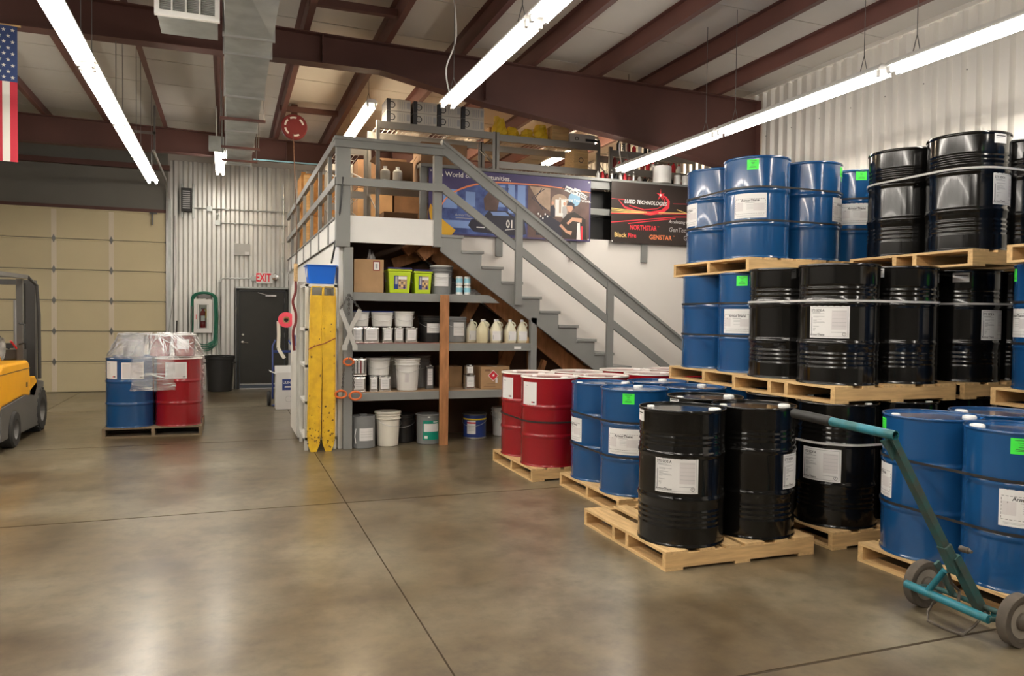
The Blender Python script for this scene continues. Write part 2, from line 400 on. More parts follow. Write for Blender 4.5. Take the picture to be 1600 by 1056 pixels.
floor = MB().box(X0, X1, Y0, Y1 + 0.2, -0.12, -0.003).build('floor', 'gap_dark'); tag(floor, None, None, kind='structure')
xs = [X0, -6.45, -2.75, 0.95, 4.65, X1]; ys = [Y0, -4.6, -0.9, 2.80, 6.55, 10.13, 13.85, Y1 + 0.1]
for i in range(len(xs) - 1):
    for j in range(len(ys) - 1):
        a, b, c, d = xs[i] + .005, xs[i + 1] - .005, ys[j] + .010, ys[j + 1] - .010
        MB().add([(a, c, -.0025), (b, c, -.0025), (b, d, -.0025), (a, d, -.0025), (a, c, 0), (b, c, 0), (b, d, 0), (a, d, 0)],
            [(3, 2, 1, 0), (4, 5, 6, 7), (0, 1, 5, 4), (1, 2, 6, 5), (2, 3, 7, 6), (3, 0, 4, 7)]).build('floor_slab', 'polished_concrete', floor)

# corrugated sheet: profile along s, rib depth into the room
def sheet(n_ribs, h, pitch=0.1833, dep=0.046):
    prof = []
    for i in range(n_ribs):
        s = i * pitch
        prof += [(s, 0), (s + .052, 0), (s + .085, dep), (s + .145, dep), (s + .178, 0)]
    prof.append((n_ribs * pitch, 0))
    vs = [(s, -d, 0) for s, d in prof] + [(s, -d, h) for s, d in prof]; n = len(prof)
    return MB().add(vs, [(i, i + 1, n + i + 1, n + i) for i in range(n - 1)])
def struct(name, mb, m, **k): return tag(mb.build(name, m, **k), None, None, kind='structure')

# right wall: sheets run floor to eave
wr = struct('wall_right', MB().box(X1 + .03, X1 + .12, Y0, Y1, 0, 5.1), 'plain_wall')
pm = sheet(5, 5.06).mesh('wall_panel', 'corrugated_white'); L = 5 * .1833
k = 0
while Y0 + (k + 1) * L < Y1 + .3:
    link('wall_panel', pm, wr, (X1 + .02, Y0 + (k + 1) * L, 0), (0, 0, -PI / 2)); k += 1
box_part('eave_trim', 'corrugated_white', wr, X1 - .05, X1 + .02, Y0, Y1, 4.99, 5.05)
screw = MB().lathe([(.008, 0), (.006, .006), (0, .008)], 8).mesh('screw_head', 'dark_steel')
for yy in [6.1 + .55 * i for i in range(8)]:
    for zz in (3.55, 4.35): link('screw_head', screw, wr, (X1 + .017, yy, zz), (0, -PI / 2, 0))

# back wall: grey insulated wall over the big door, galvanised sheets around the exit door
wb = struct('wall_back', MB().box(X0, -1.16, Y1 + .02, Y1 + .12, 3.66, 5.4), 'upper_wall_grey')
MB().box(X0, -5.32, Y1 + .02, Y1 + .12, 0, 3.66).build('wall_lining', 'upper_wall_grey', wb)
MB().box(-1.16, .17, Y1 + .04, Y1 + .12, 0, 5.4).build('wall_backing', 'plain_wall', wb)
MB().box(.17, 1.23, Y1 + .04, Y1 + .12, 2.16, 5.4).build('wall_backing', 'plain_wall', wb)
MB().box(1.23, X1, Y1 + .04, Y1 + .12, 0, 5.4).build('wall_backing', 'plain_wall', wb)
p7 = sheet(7, 4.75).mesh('wall_panel', 'corrugated_galv'); p6s = sheet(6, 4.75 - 2.16).mesh('wall_panel', 'corrugated_galv')
link('wall_panel', p7, wb, (-1.12, Y1 + .03, 0)); link('wall_panel', p6s, wb, (.163, Y1 + .03, 2.16)); link('wall_panel', p7, wb, (1.263, Y1 + .03, 0))
struct('wall_left', MB().box(X0 - .1, X0, Y0, Y1, 0, 5.4), 'plain_wall')
struct('wall_front', MB().box(X0, X1, Y0 - .1, Y0, 0, 5.4), 'plain_wall')

# roof: insulation blanket between purlins
def roof_pt(x, y): return (x, y, roof_z(x))
rb = MB(); rb.add([roof_pt(X0 - .2, Y0 - .2), roof_pt(X1 + .2, Y0 - .2), roof_pt(X1 + .2, Y1 + .2), roof_pt(X0 - .2, Y1 + .2)] + [(x, y, z + .1) for x, y, z in [roof_pt(X0 - .2, Y0 - .2), roof_pt(X1 + .2, Y0 - .2), roof_pt(X1 + .2, Y1 + .2), roof_pt(X0 - .2, Y1 + .2)]],
    [(0, 1, 2, 3), (7, 6, 5, 4), (0, 4, 5, 1), (1, 5, 6, 2), (2, 6, 7, 3), (3, 7, 4, 0)])
ceiling = struct('ceiling', rb, 'roof_insulation')
px = 6.62
while px > X0:
    z0, z1 = top_z(px), roof_z(px) - .001
    prof = [(px + .004 - .065, z1), (px + .006, z1), (px + .006, z0 + .006), (px + .070, z0 + .006), (px + .070, z0), (px - .002, z0), (px - .002, z1 - .006), (px + .004 - .065, z1 - .006)]
    MB().prism(prof, 'xz', Y0, Y1).build('purlin', 'purlin_red', ceiling)
    # facing tape seams beside each purlin
    px -= 0.965
for yy in [Y0 + 1.2 * i for i in range(20)]:
    a, b = roof_pt(X0, yy), roof_pt(X1, yy)
    MB().beam((a[0], a[1], a[2] - .004), (b[0], b[1], b[2] - .004), .05, .006).build('insulation_seam', 'roof_insulation', ceiling)

# rigid frames: tapered rafter with a haunch at the right-hand column
def frame(yc, depth_l, z_bot, haunch, name):
    fr = empty(name, (0, yc, 0), kind='structure')
    t = .09
    xa, xk = X0, X1 - .12
    if haunch:
        bot = [(xa, z_bot - .02), (1.75, z_bot), (3.1, z_bot - .25), (5.1, z_bot - .50), (6.3, z_bot - .68), (xk - .45, z_bot - .80), (xk - .28, 0.0)]
        outer = [(xk, 0.0), (xk, top_z(xk) - .005)]
    else:
        bot = [(xa, z_bot), (xk, z_bot)]; outer = [(xk, top_z(xk) - .005)]
    web = bot + outer + [(xa, top_z(xa) - .005)]
    n = len(web)
    MB().prism(web, 'xz', -.006, .006).build('beam_web', 'steel_beam_red', fr)
    lo = MB()
    for p, q in zip(bot[:-1], bot[1:]):
        d = Vector((q[0] - p[0], 0, q[1] - p[1])).normalized() * .004
        lo.beam((p[0], 0, p[1]), (q[0], 0, q[1]), .2, .014, up=(1, 0, 0) if abs(q[0] - p[0]) < .3 else (0, 0, 1))
    lo.build('beam_flange', 'steel_beam_red', fr)
    MB().beam((xa, 0, top_z(xa) - .012), (xk, 0, top_z(xk) - .012), .2, .014).build('beam_flange', 'steel_beam_red', fr)
    if haunch:
        MB().box(xk - .012, xk, -.1, .1, 0, top_z(xk)).build('column_flange', 'steel_beam_red', fr)
        MB().box(xk - .46, xk - .01, -.09, .09, 3.80, 3.815).build('stiffener', 'steel_beam_red', fr)
    for sx in (1.05, 3.1):
        MB().box(sx, sx + .012, -.09, .09, z_bot - (.2 if sx > 2 and haunch else 0), top_z(sx) - .02).build('stiffener', 'steel_beam_red', fr)
    return fr
frame(9.45, .35, 4.60, True, 'trim_1')
frame(15.4, .55, 4.55, False, 'trim_2')
frame(3.35, .35, 4.75, False, 'trim_3')
frame(-2.75, .35, 4.75, False, 'trim_4')
MB().box(.45, 6.5, 15.28, 15.30, 4.515, 4.54).build('foil_edge', 'light_blue', bpy.data.objects['trim_2']).location = (0, -15.4, 0)
# end wall girt and header above the big door
struct('trim_5', MB().box(X0, -1.12, Y1 - .12, Y1 + .02, 4.52, 4.62), 'steel_beam_red')
# bracing angles between purlins
for i, (xa, xb, yy) in enumerate(((.82, 1.78, 8.6), (.80, 1.74, 13.2))):
    struct('trim_%d' % (6 + i), MB().box(xa, xb, yy - .04, yy + .04, top_z(1) + .01, top_z(1) + .09), 'steel_beam_red')

# ------------------------------------------------------------------ big sectional door
gd = empty('door_1', (0, Y1, 0), kind='structure')
GX0, GX1 = -5.26, -1.20
for k in range(6):
    z0, z1 = .61 * k + .008, .61 * (k + 1) - .004
    sec = box_part('door_section', 'garage_cream', gd, GX0, GX1, .0, .05, z0, z1, .006)
    # joint lip
    box_part('section_lip', 'garage_cream', gd, GX0, GX1, -.012, .0, z1 - .03, z1, .004)
for sx in (-4.22, -3.21, -2.20):
    for k in range(6): box_part('stile', 'stile_grey', gd, sx - .045, sx + .045, -.008, 0, .61 * k + .02, .61 * (k + 1) - .035)
    for k in range(1, 6):
        MB().prism([(sx - .035, .61 * k), (sx, .61 * k - .085), (sx + .035, .61 * k), (sx, .61 * k + .085)], 'xz', -.024, -.010).build('hinge', 'dark_steel', gd)
box_part('bottom_seal', 'rubber', gd, GX0, GX1, .005, .045, .001, .012)
for sx in (GX0 - .05, GX1 + .01):
    box_part('track', 'bare_steel', gd, sx, sx + .04, -.06, 0.0, 0, 3.9)
    box_part('jamb', 'galvanized', gd, sx + (.045 if sx > -2 else -.09), sx + (.09 if sx > -2 else -.04), -.10, .02, 0, 3.95)
for k in range(1, 6): MB().cyl((GX1 - .02, -.035, .61 * k), (GX1 + .03, -.035, .61 * k), .018, 10).build('roller', 'dark_steel', gd)
box_part('header_trim', 'steel_beam_red', gd, GX0, GX1 + .05, -.02, .02, 3.66, 3.72)
MB().box(-1.46, -1.43, -.05, -.02, 3.4, 3.66).box(-1.5, -1.36, -.05, -.03, 3.62, 3.65).build('operator_bracket', 'dark_steel', gd)
# curved horizontal track running into the room overhead
tr = MB(); pts = [(GX1 + .03, -.03, 3.9)]
for i in range(7):
    a = PI / 2 * i / 6; pts.append((GX1 + .03, -.03 - .38 * (1 - math.cos(a)), 3.9 + .38 * math.sin(a)))
pts += [(GX1 + .03, -3.1, 4.32)]
tr.tube(pts, .022, 6).build('track_curve', 'bare_steel', gd)
MB().box(GX1 + .02, GX1 + .05, -3.0, -2.96, 4.32, 5.1).box(GX1 - .5, GX1 + .05, -3.0, -2.96, 4.62, 4.66).build('track_hanger', 'dark_steel', gd)

# ------------------------------------------------------------------ exit door
ed = empty('door_2', (.70, Y1, 0), kind='structure')
box_part('door_leaf', 'door_dark', ed, -.455, .455, -.005, .035, .10, 2.09, .003)
for a, b in ((-.52, -.465), (.465, .52)): box_part('door_frame', 'door_dark', ed, a, b, -.05, .06, 0, 2.15, .004)
box_part('door_frame', 'door_dark', ed, -.52, .52, -.05, .06, 2.10, 2.15, .004)
box_part('drip_cap', 'galvanized', ed, -.55, .55, -.06, -.03, 2.15, 2.185)
box_part('threshold', 'bare_steel', ed, -.46, .46, -.06, .03, .0, .02)
box_part('door_sweep', 'bare_steel', ed, -.455, .455, -.02, -.004, .085, .11)
MB().lathe([(.03, 0), (.03, .012), (.012, .02), (.012, .05), (0, .052)], 16, T=Matrix.Translation((-.40, -.005, 1.0)) @ Matrix.Rotation(PI / 2, 4, 'X')).cyl((-.40, -.05, 1.0), (-.29, -.05, .985), .010).build('lever_handle', 'chrome', ed, smooth=True)
MB().lathe([(.028, 0), (.028, .015), (.02, .022), (0, .023)], 16, T=Matrix.Translation((-.40, -.005, 1.16)) @ Matrix.Rotation(PI / 2, 4, 'X')).build('deadbolt', 'chrome', ed, smooth=True)
MB().box(.06, .28, -.055, -.01, 1.985, 2.02).beam((.17, -.03, 2.0), (-.1, -.09, 2.06), .015, .01).build('door_closer', 'chrome', ed)
for z in (.35, 1.1, 1.85): box_part('hinge', 'dark_steel', ed, .45, .47, -.015, .0, z, z + .1)

# ------------------------------------------------------------------ strip lights
def strip_light(x, ya, yb, z, label, group, mtube='tube_glow', hang=True, wide=.165):
    n = empty('strip_light', (x, (ya + yb) / 2, z), 0, label, 'light fixture', group)
    h = (yb - ya) / 2 - .03
    hb = MB().prism([(-wide / 2, .02), (wide / 2, .02), (wide / 2, .035), (.045, .075), (-.045, .075), (-wide / 2, .035)], 'xz', -h, h).build('channel', 'white_board', n)
    for s in (-1, 1):
        MB().cyl((s * wide * .32, -h + .05, -.012), (s * wide * .32, h - .05, -.012), .019, 12).build('tube', mtube, n, smooth=True)
        for e in (-1, 1): MB().box(s * wide * .32 - .014, s * wide * .32 + .014, e * (h - .05), e * (h - .005), -.035, .022).build('lampholder', 'white_plastic', n)
    if hang:
        zt = roof_z(x) - .003 - z
        for e in (-1, 1):
            MB().tube([(-.04, e * (h - .25), .075), (0, e * (h - .25), .22), (0, e * (h - .25), zt)], .004, 5).tube([(.04, e * (h - .25), .075), (0, e * (h - .25), .22)], .004, 5).build('hanger_wire', 'dark_steel', n)
    return n
ZL = 3.76
LN = ['farthest section', 'second section', 'third section', 'fourth section', 'fifth section', 'sixth section', 'seventh section']
def light_row(x, cuts, rowname):
    for i in range(len(cuts) - 1):
        strip_light(x, cuts[i + 1], cuts[i], ZL, 'fluorescent strip light, %s of the %s' % (LN[i], rowname), 'fluorescent strip rows')
light_row(-1.16, [13.95, 11.75, 9.75, 7.60, 5.2, 2.8, .4, -2.0], 'left row, counted from the big door')
light_row(2.10, [7.64, 5.20, 2.76, .32, -2.1], 'middle row, counted from the stair')
light_row(5.34, [9.95, 7.49, 5.08, 2.64, .2, -2.2], 'right row, counted from the mezzanine')
light_row(-4.6, [13.4, 11.0, 8.6, 6.2, 3.8, 1.4, -1.0], 'row beyond the left picture edge')
def cable(pts, label, m='white_plastic', r=.008, name='power_cable'):
    # smooth the hanging cable through its points
    P = [Vector(p) for p in pts]; out = []
    for i in range(len(P) - 1):
        p0, p1, p2, p3 = P[max(i - 1, 0)], P[i], P[i + 1], P[min(i + 2, len(P) - 1)]
        for q in range(6):
            t = q / 6
            out.append(.5 * ((2 * p1) + (p2 - p0) * t + (2 * p0 - 5 * p1 + 4 * p2 - p3) * t * t + (-p0 + 3 * p1 - 3 * p2 + p3) * t ** 3))
    out.append(P[-1]); o = MB().tube(out, r, 6).build(name, m, smooth=True); return tag(o, label, 'cable')
cable([(2.1, 7.5, 3.84), (2.06, 7.5, 4.1), (2.16, 7.5, 4.45), (2.1, 7.5, 5.05)], 'thin white power cable hanging to the middle strip light')
cable([(5.34, 9.85, 3.84), (5.30, 9.85, 4.1), (5.36, 9.85, 4.3), (5.34, 9.62, 4.75)], 'thin white power cable hanging to the right strip light end')
# lights over the mezzanine and at the back
strip_light(1.86, 10.6, 13.0, 4.52, 'strip light over the mezzanine above the stair landing', 'mezzanine lights', 'warm_tube_glow', hang=True)
strip_light(6.1, 12.2, 14.6, 4.75, 'strip light over the mezzanine shelving on the right', 'mezzanine lights', 'warm_tube_glow')
strip_light(4.0, 14.2, 16.6, 4.75, 'strip light deep over the mezzanine behind the racks', 'mezzanine lights', 'warm_tube_glow')
strip_light(-.14, 13.75, 16.1, 4.34, 'strip light beside the duct end near the exit', 'back lights', wide=.16)
# ================================================================== office block, mezzanine, landing and stair
struct('wall_office_front', MB().box(1.30, 7.36, 10.12, 10.20, 0, 2.62).box(2.47, 7.36, 10.12, 10.20, 2.62, 2.762), 'white_wall')
struct('wall_office_side', MB().box(1.24, 1.30, 9.24, Y1 + .0, 0, 2.50), 'white_board')
struct('floor_mezzanine', MB().box(1.235, 7.36, 10.203, Y1, 2.62, 2.76).box(1.235, 2.46, 9.25, 10.20, 2.66, 2.76), 'shelf_plywood')
# landing
ld = empty('stair_landing', (0, 9.15, 0), 0, 'grey timber railing and white board around the stair landing', 'railing')
G = 'grey_paint'
box_part('corner_post', G, ld, 1.19, 1.355, -.02, .10, 2.41, 3.60, .004)
box_part('corner_post', G, ld, 1.29, 1.395, 0, .10, 0, 2.41, .004)
box_part('end_post', G, ld, 2.375, 2.475, -.01, .09, 2.455, 3.58, .004)
box_part('top_rail', G, ld, 1.17, 2.50, -.05, .00, 3.57, 3.66, .004)
box_part('rail_cap', G, ld, 1.16, 2.49, -.07, .12, 3.655, 3.695, .004)
box_part('mid_rail', G, ld, 1.19, 2.475, -.055, -.015, 3.13, 3.225, .004)
box_part('kick_board', 'white_board', ld, 1.355, 2.375, .01, .03, 2.47, 2.785, .002)
box_part('rim_joist', 'dark_plywood', ld, 1.30, 2.46, .035, .07, 2.50, 2.66)
# left side railing running back along the mezzanine
sr = empty('side_railing', (1.2, 0, 0), 0, 'grey timber railing running back along the mezzanine edge', 'railing')
box_part('top_rail', G, sr, -.03, .03, 9.14, 16.9, 3.60, 3.70, .004)
box_part('mid_rail', G, sr, -.03, .03, 9.14, 16.9, 3.13, 3.225, .004)
for yy in (9.92, 11.0, 12.12, 13.3, 14.55, 15.9): box_part('baluster', G, sr, -.012, .035, yy - .04, yy + .04, 2.50, 3.62, .003)
y = 9.26; k = 0
while y < 16.8:
    y2 = min(y + .42, 16.85)
    box_part('toe_board', 'white_board', sr, .0, .02, y, y2 - .012, 2.50, 2.745, .002); y = y2
box_part('toe_cap', G, sr, -.02, .06, 9.26, 16.85, 2.745, 2.765)
# open guard above the white wall
gr = empty('mezzanine_guard', (0, 10.12, 0), 0, 'grey timber guard rail with posts along the mezzanine front', 'railing')
box_part('ledge_cap', G, gr, 2.42, 7.3, -.06, .14, 3.615, 3.66, .004)
box_part('top_rail', G, gr, 2.42, 7.3, -.02, .02, 3.50, 3.612, .004)
box_part('mid_rail', G, gr, 2.42, 7.3, -.02, .02, 3.12, 3.215, .004)
for x in (2.47, 3.56, 4.70, 5.88, 7.1): box_part('guard_post', G, gr, x - .05, x + .05, -.045, -.005, 2.45, 3.61, .003)

# stair
st = empty('staircase', (0, 0, 0), 0, 'grey painted timber staircase climbing to the landing', 'staircase')
NST, RISE, RUN, XN, ZN = 14, .184, .267, 2.73, 2.577
step = [(2.463, 2.70)]
for k in range(NST): step += [(2.463 + RUN * k, ZN - RISE * k), (2.463 + RUN * (k + 1), ZN - RISE * k)]
xe = 2.463 + RUN * NST
step += [(xe, 0.0), (xe - .20, 0.0)]
low = lambda x: 2.431 - .70 * (x - 2.427)
xz = 2.427 + 2.431 / .70
poly = step[:-1] + [(xz, 0.0), (2.463, low(2.463))]
for ya, yb, m in ((9.15, 9.19, G), (10.06, 10.10, 'raw_lumber')): MB().prism(poly, 'xz', ya, yb).build('stringer', m, st)
MB().prism([(2.47, 2.60), (2.6, 2.50), (xz - .5, .36), (xz - .5, .08), (2.47, 2.33)], 'xz', 9.58, 9.62).build('stringer', 'raw_lumber', st)
for k in range(NST):
    box_part('tread', G, st, 2.463 + RUN * k - .0, XN + RUN * k + .028, 9.135, 10.10, ZN - RISE * k - .002, ZN - RISE * k + .034, .004)
    box_part('riser', 'raw_lumber', st, XN + RUN * k - .020, XN + RUN * k - .002, 9.195, 10.06, max(ZN - RISE * (k + 1) + .036, .001), ZN - RISE * k - .003)
hz = lambda x: 2.815 - .698 * (x - 3.673)
mz = lambda x: 2.805 - .695 * (x - 3.005)
YR = 9.115
def sloped(name, f, xa, xb, th, yy, dy, m=G): return MB().prism([(xa, f(xa) - th / 2), (xb, f(xb) - th / 2), (xb, f(xb) + th / 2), (xa, f(xa) + th / 2)], 'xz', yy - dy, yy + dy).build(name, m, st)
sloped('handrail', hz, 2.46, 6.28, .13, YR, .02)
sloped('rail_cap', lambda x: hz(x) + .085, 2.46, 6.28, .04, YR + .02, .06)
sloped('mid_rail', mz, 2.475, 6.25, .115, YR, .02)
for x, zb in ((3.48, 1.76), (4.80, .86), (6.16, .0)): MB().prism([(x - .046, zb), (x + .046, zb), (x + .046, hz(x + .046) + .03), (x - .046, hz(x - .046) + .03)], 'xz', 9.085, 9.134).build('newel_post', G, st)
# raw timber under the stair
for a, b, wd, ht in (((2.02, 9.9, 2.28), (2.70, 9.9, 2.52), .04, .14), ((2.28, 9.45, 2.36), (2.50, 9.45, 2.56), .10, .16), ((2.12, 9.65, 2.42), (2.36, 9.65, 2.60), .09, .13),
        ((2.86, 9.7, 1.42), (3.12, 9.7, 1.86), .04, .14), ((3.35, 9.8, 1.40), (3.55, 9.8, 1.55), .09, .09), ((3.45, 9.85, .70), (3.66, 9.85, 1.17), .04, .16), ((3.90, 9.6, .55), (4.06, 9.6, 1.02), .09, .06), ((4.25, 9.7, .35), (4.36, 9.7, .80), .09, .05)):
    MB().beam(a, b, wd, ht).build('stair_brace', 'raw_lumber', st)
for x in (3.50, 3.92): box_part('stud', 'raw_lumber', st, x, x + .09, 9.86, 9.90, 0, low(x) - .05)

# shelving built under the landing
sh = empty('storage_shelving', (0, 9.15, 0), 0, 'built-in grey and raw timber shelving under the stair landing', 'shelving')
for z, xr in ((1.88, 3.12), (1.27, 3.68), (.675, 3.76)):
    box_part('shelf_edge', G, sh, 1.396, xr, .0, .035, z - .10, z - .003, .003) if z < 1.8 else MB().prism([(1.396, z - .10), (xr + .14, z - .10), (xr, z - .003), (1.396, z - .003)], 'xz', .042, .075).build('shelf_edge', G, sh)
    box_part('shelf_board', 'shelf_plywood' if z < 1.8 else G, sh, 1.335, xr, .036 if z < 1.8 else .076, .93, z - .022, z)
box_part('shelf_lip', 'maroon', sh, 1.40, 2.45, .001, .034, 1.2675, 1.2735)
box_part('center_post', 'raw_lumber', sh, 2.46, 2.57, -.045, -.003, 0, 1.865, .003)
box_part('right_post', G, sh, 3.682, 3.765, .0, .09, 0, 1.60, .003)
box_part('price_tag', 'white_plastic', sh, 3.45, 3.545, -.004, -.0, 1.195, 1.225)
MB().prism([(1.30, .0), (6.0, 0.0), (5.6, low(5.6) + .0), (2.47, 2.36), (2.45, 2.60), (1.30, 2.60)], 'xz', .935, .950).build('back_panel', 'dark_plywood', sh)
box_part('divider_panel', 'dark_plywood', sh, 1.31, 1.33, .10, .93, 0, 2.60)

# ------------------------------------------------------------------ banners on the guard
def banner1():
    o = MB().box(0, 2.42, .0, .004, 0, .89).build('banner', 'banner_purple', None, (2.53, 10.045, 2.715))
    tag(o, 'purple banner with race car and mechanic pictures behind the handrail', 'banner')
    p = Print(lambda a, b, l: (a, -l, b)); W, Hh = 2.42, .89
    # photo area, two panels under an orange arc
    arc = [(.16 + .95 * (1 - math.cos(t)), .30 + .46 * math.sin(t)) for t in [PI / 2 * i / 12 for i in range(13)]]
    left = arc + [(1.42, .765), (1.42, .02), (.36, .02), (.18, .22)]
    p.poly(left, 'banner_blue', .0008)
    p.poly([(1.44, .76), (2.40, .72), (2.40, .02), (1.44, .02)], 'banner_brown', .0008)
    p.stroke(arc + [(1.6, .765), (2.0, .745), (2.42, .71)], [.012 + .012 * math.sin(PI * i / 15) for i in range(16)], 'print_orange', .0016)
    p.stroke([(.03, .40), (.035, .33), (.07, .24), (.20, .10), (.33, .0)], [.01, .06, .11, .16, .17], 'print_yellow', .0016)
    p.text('A World of Opportunities.', .66, .815, .095, 'print_white', .0016, offset=.012)
    # left picture: sky windows, tower of people, black race car number 01
    for a, b, c, d, m in ((.20, .40, .36, .62, 'banner_sky'), (.52, .66, .40, .60, 'banner_sky'), (.95, 1.10, .42, .72, 'banner_sky'), (1.14, 1.24, .34, .74, 'banner_sky'), (1.28, 1.40, .40, .74, 'banner_sky')): p.rect(a, b, c, d, m, .0012)
    p.poly([(.80, .36), (.98, .36), (1.02, .56), (.96, .64), (.85, .62), (.78, .52)], 'banner_brown', .0016)
    p.rect(.20, .70, .10, .20, 'banner_sky', .0012)
    p.poly([(.56, .14), (.60, .22), (.78, .27), (.86, .36), (1.12, .37), (1.22, .30), (1.38, .28), (1.42, .06), (1.34, .04), (1.1, .03), (.64, .06)], 'banner_dark', .0020)
    p.poly([(.88, .345), (1.10, .355), (1.17, .30), (.92, .295)], 'banner_sky', .0024)
    p.rect(.68, .80, .115, .13, 'print_white', .0024); p.rect(.84, .98, .095, .11, 'print_white', .0024)
    p.text('01', 1.17, .185, .15, 'print_white', .0026, offset=.03, sx=.75)
    p.stroke([(1.10, .105), (1.26, .125)], .008, 'print_white', .0026)
    p.text('ArmorThane', .95, .68, .075, 'banner_dark', .0022, shear=.1)
    p.text('ArmorThane', .50, .275, .05, 'print_chrome', .0022, shear=.2); p.rect(.38, .62, .23, .237, 'print_chrome', .0022)
    # right picture: doorway with two people, seated man in a cap, car door
    p.poly([(1.46, .74), (1.78, .73), (1.78, .40), (1.6, .52)], 'banner_tan', .0012)
    for q in (0, .05): p.stroke([(1.70 - q, .72), (1.50 + q, .58), (1.72 - q, .42)], .012, 'banner_dark', .0018)
    ar = [(1.80, .33), (1.80, .56)] + [(1.93 - .13 * math.cos(t), .56 + .10 * math.sin(t)) for t in [PI * i / 10 for i in range(11)]] + [(2.06, .33)]
    p.poly(ar, 'banner_tan', .0012); p.rect(1.86, 1.92, .36, .58, 'print_white', .0016); p.rect(1.95, 2.03, .36, .58, 'print_white', .0016)
    for x, m in ((1.815, 'banner_dark'), (2.00, 'print_chrome')):
        p.poly([(x - .035, .32), (x + .04, .32), (x + .045, .44), (x + .02, .50), (x - .03, .48)], m, .0020); p.disc(x + .005, .525, .022, .027, 'skin', .0020, 12)
    p.rect(1.86, 1.98, .34, .39, 'print_white', .0022)
    p.poly([(1.56, .06), (1.62, .30), (1.74, .36), (2.0, .22), (2.06, .06)], 'banner_dark', .0016)
    p.poly([(1.98, .03), (1.94, .25), (2.04, .38), (2.16, .42), (2.34, .32), (2.36, .03)], 'banner_black', .0024)
    p.disc(2.09, .475, .045, .062, 'skin', .0028, 16); p.poly([(2.04, .50), (2.05, .545), (2.11, .56), (2.16, .53), (2.165, .46), (2.12, .505)], 'banner_dark', .0032)
    p.stroke([(2.28, .30), (2.13, .31), (2.05, .24)], [.06, .05, .035], 'skin', .0032); p.stroke([(1.94, .22), (2.04, .13), (2.12, .11)], [.04, .04, .06], 'skin', .0032)
    p.poly([(2.20, .02), (2.21, .26), (2.25, .27), (2.265, .02)], 'print_white', .0034); p.rect(2.265, 2.30, .02, .22, 'print_red', .0034)
    for q in range(5): p.disc(1.60 + .035 * q, .36 - .03 * (q % 3), .012, .016, 'print_white', .0024, 8)
    p.disc(2.16, .60, .095, .10, 'print_globe', .0014, 24)
    p.poly([(2.00, .715), (2.03, .785), (2.15, .745), (2.16, .765), (2.25, .74), (2.25, .72), (2.37, .655), (2.35, .60), (2.20, .655)], 'print_white', .0022)
    p.text('ArmorThane', 2.185, .695, .088, 'banner_dark', .0028, ang=-.30, offset=.012)
    p.text('Protecting Your World.', 2.17, .585, .052, 'print_white', .0030, offset=.015, ang=-.02)
    for x, y in ((.03, .85), (2.39, .86), (2.39, .03)): p.disc(x, y, .012, .012, 'print_white', .0020, 10)
    p.build('printed_picture', o)
    return o
banner1()
def banner2():
    o = MB().box(0, 1.62, .0, .004, 0, .90).build('banner', 'banner_black', None, (5.29, 10.045, 2.725))
    tag(o, 'black banner with red star swoosh beside the blue drums', 'banner')
    p = Print(lambda a, b, l: (a, -l, b))
    sw = [(.12, .63), (.22, .53), (.42, .47), (.66, .46), (.86, .50), (.96, .58), (.97, .66), (.92, .72), (.86, .745)]
    p.stroke(sw, [.006, .025, .045, .055, .06, .06, .045, .03, .01], 'print_red', .0012)
    p.stroke([(.30, .56), (.55, .51), (.78, .54), (.90, .61), (.90, .68), (.86, .73)], .012, 'print_red', .0012)
    star = []
    for i in range(10):
        a = PI / 2 + PI * i / 5; r = .095 if i % 2 == 0 else .026; star.append((.83 + r * math.cos(a) * .8, .745 + r * math.sin(a)))
    p.poly(star, 'print_red', .0018); p.disc(.83, .745, .018, .02, 'print_white', .0022, 10)
    p.text('LUSID TECHNOLOGIES', .575, .615, .078, 'print_white', .0024, shear=.2, offset=.018, sx=.9)
    for y in (.655, .60): p.stroke([(0, .645) if y > .63 else (1.05, .63), (.22, .64) if y > .63 else (1.6, .655)], .006, 'print_red', .0012)
    for i, (a, b, m) in enumerate((((0, .50), (.60, .475), 'print_gold'), ((0, .475), (.55, .462), 'print_gold'), ((0, .445), (.85, .462), 'print_gold'), ((.80, .48), (1.30, .50), 'print_gold'), ((1.30, .50), (1.12, .545), 'print_gold'),
            ((0, .425), (1.60, .50), 'print_red'), ((0, .295), (1.1, .43), 'print_red'), ((.28, .29), (1.1, .41), 'print_red'), ((1.1, .43), (1.60, .46), 'print_red'), ((1.35, .545), (1.6, .50), 'print_red'))): p.stroke([a, b], .012, m, .0014 + .0001 * i)
    p.text('Accelerating Paint Technology', 1.33, .355, .072, 'print_white', .0024, shear=.35, sx=.80)
    p.text('NORTHSTAR', .54, .235, .10, 'print_red', .0024, offset=.022, sx=.78); p.text('\u2122', .80, .26, .04, 'print_red', .0024)
    p.text('GenTec', 1.13, .235, .095, 'print_chrome', .0024, shear=.2, offset=.006)
    p.text('Black', .155, .115, .095, 'print_gold', .0024, offset=.022); p.text('Fire', .352, .115, .095, 'print_red', .0024, offset=.02)
    p.text('GENSTAR', .84, .105, .095, 'print_orange', .0024, offset=.022, sx=.95); p.text('\u2122', 1.07, .13, .04, 'print_orange', .0024)
    p.text('Gen O', 1.36, .115, .10, 'print_chrome', .0024, sx=.8, offset=.01); p.text('2', 1.405, .09, .05, 'print_chrome', .0026)
    p.disc(.02, .02, .012, .012, 'print_white', .002, 10)
    p.build('printed_picture', o)
banner2()
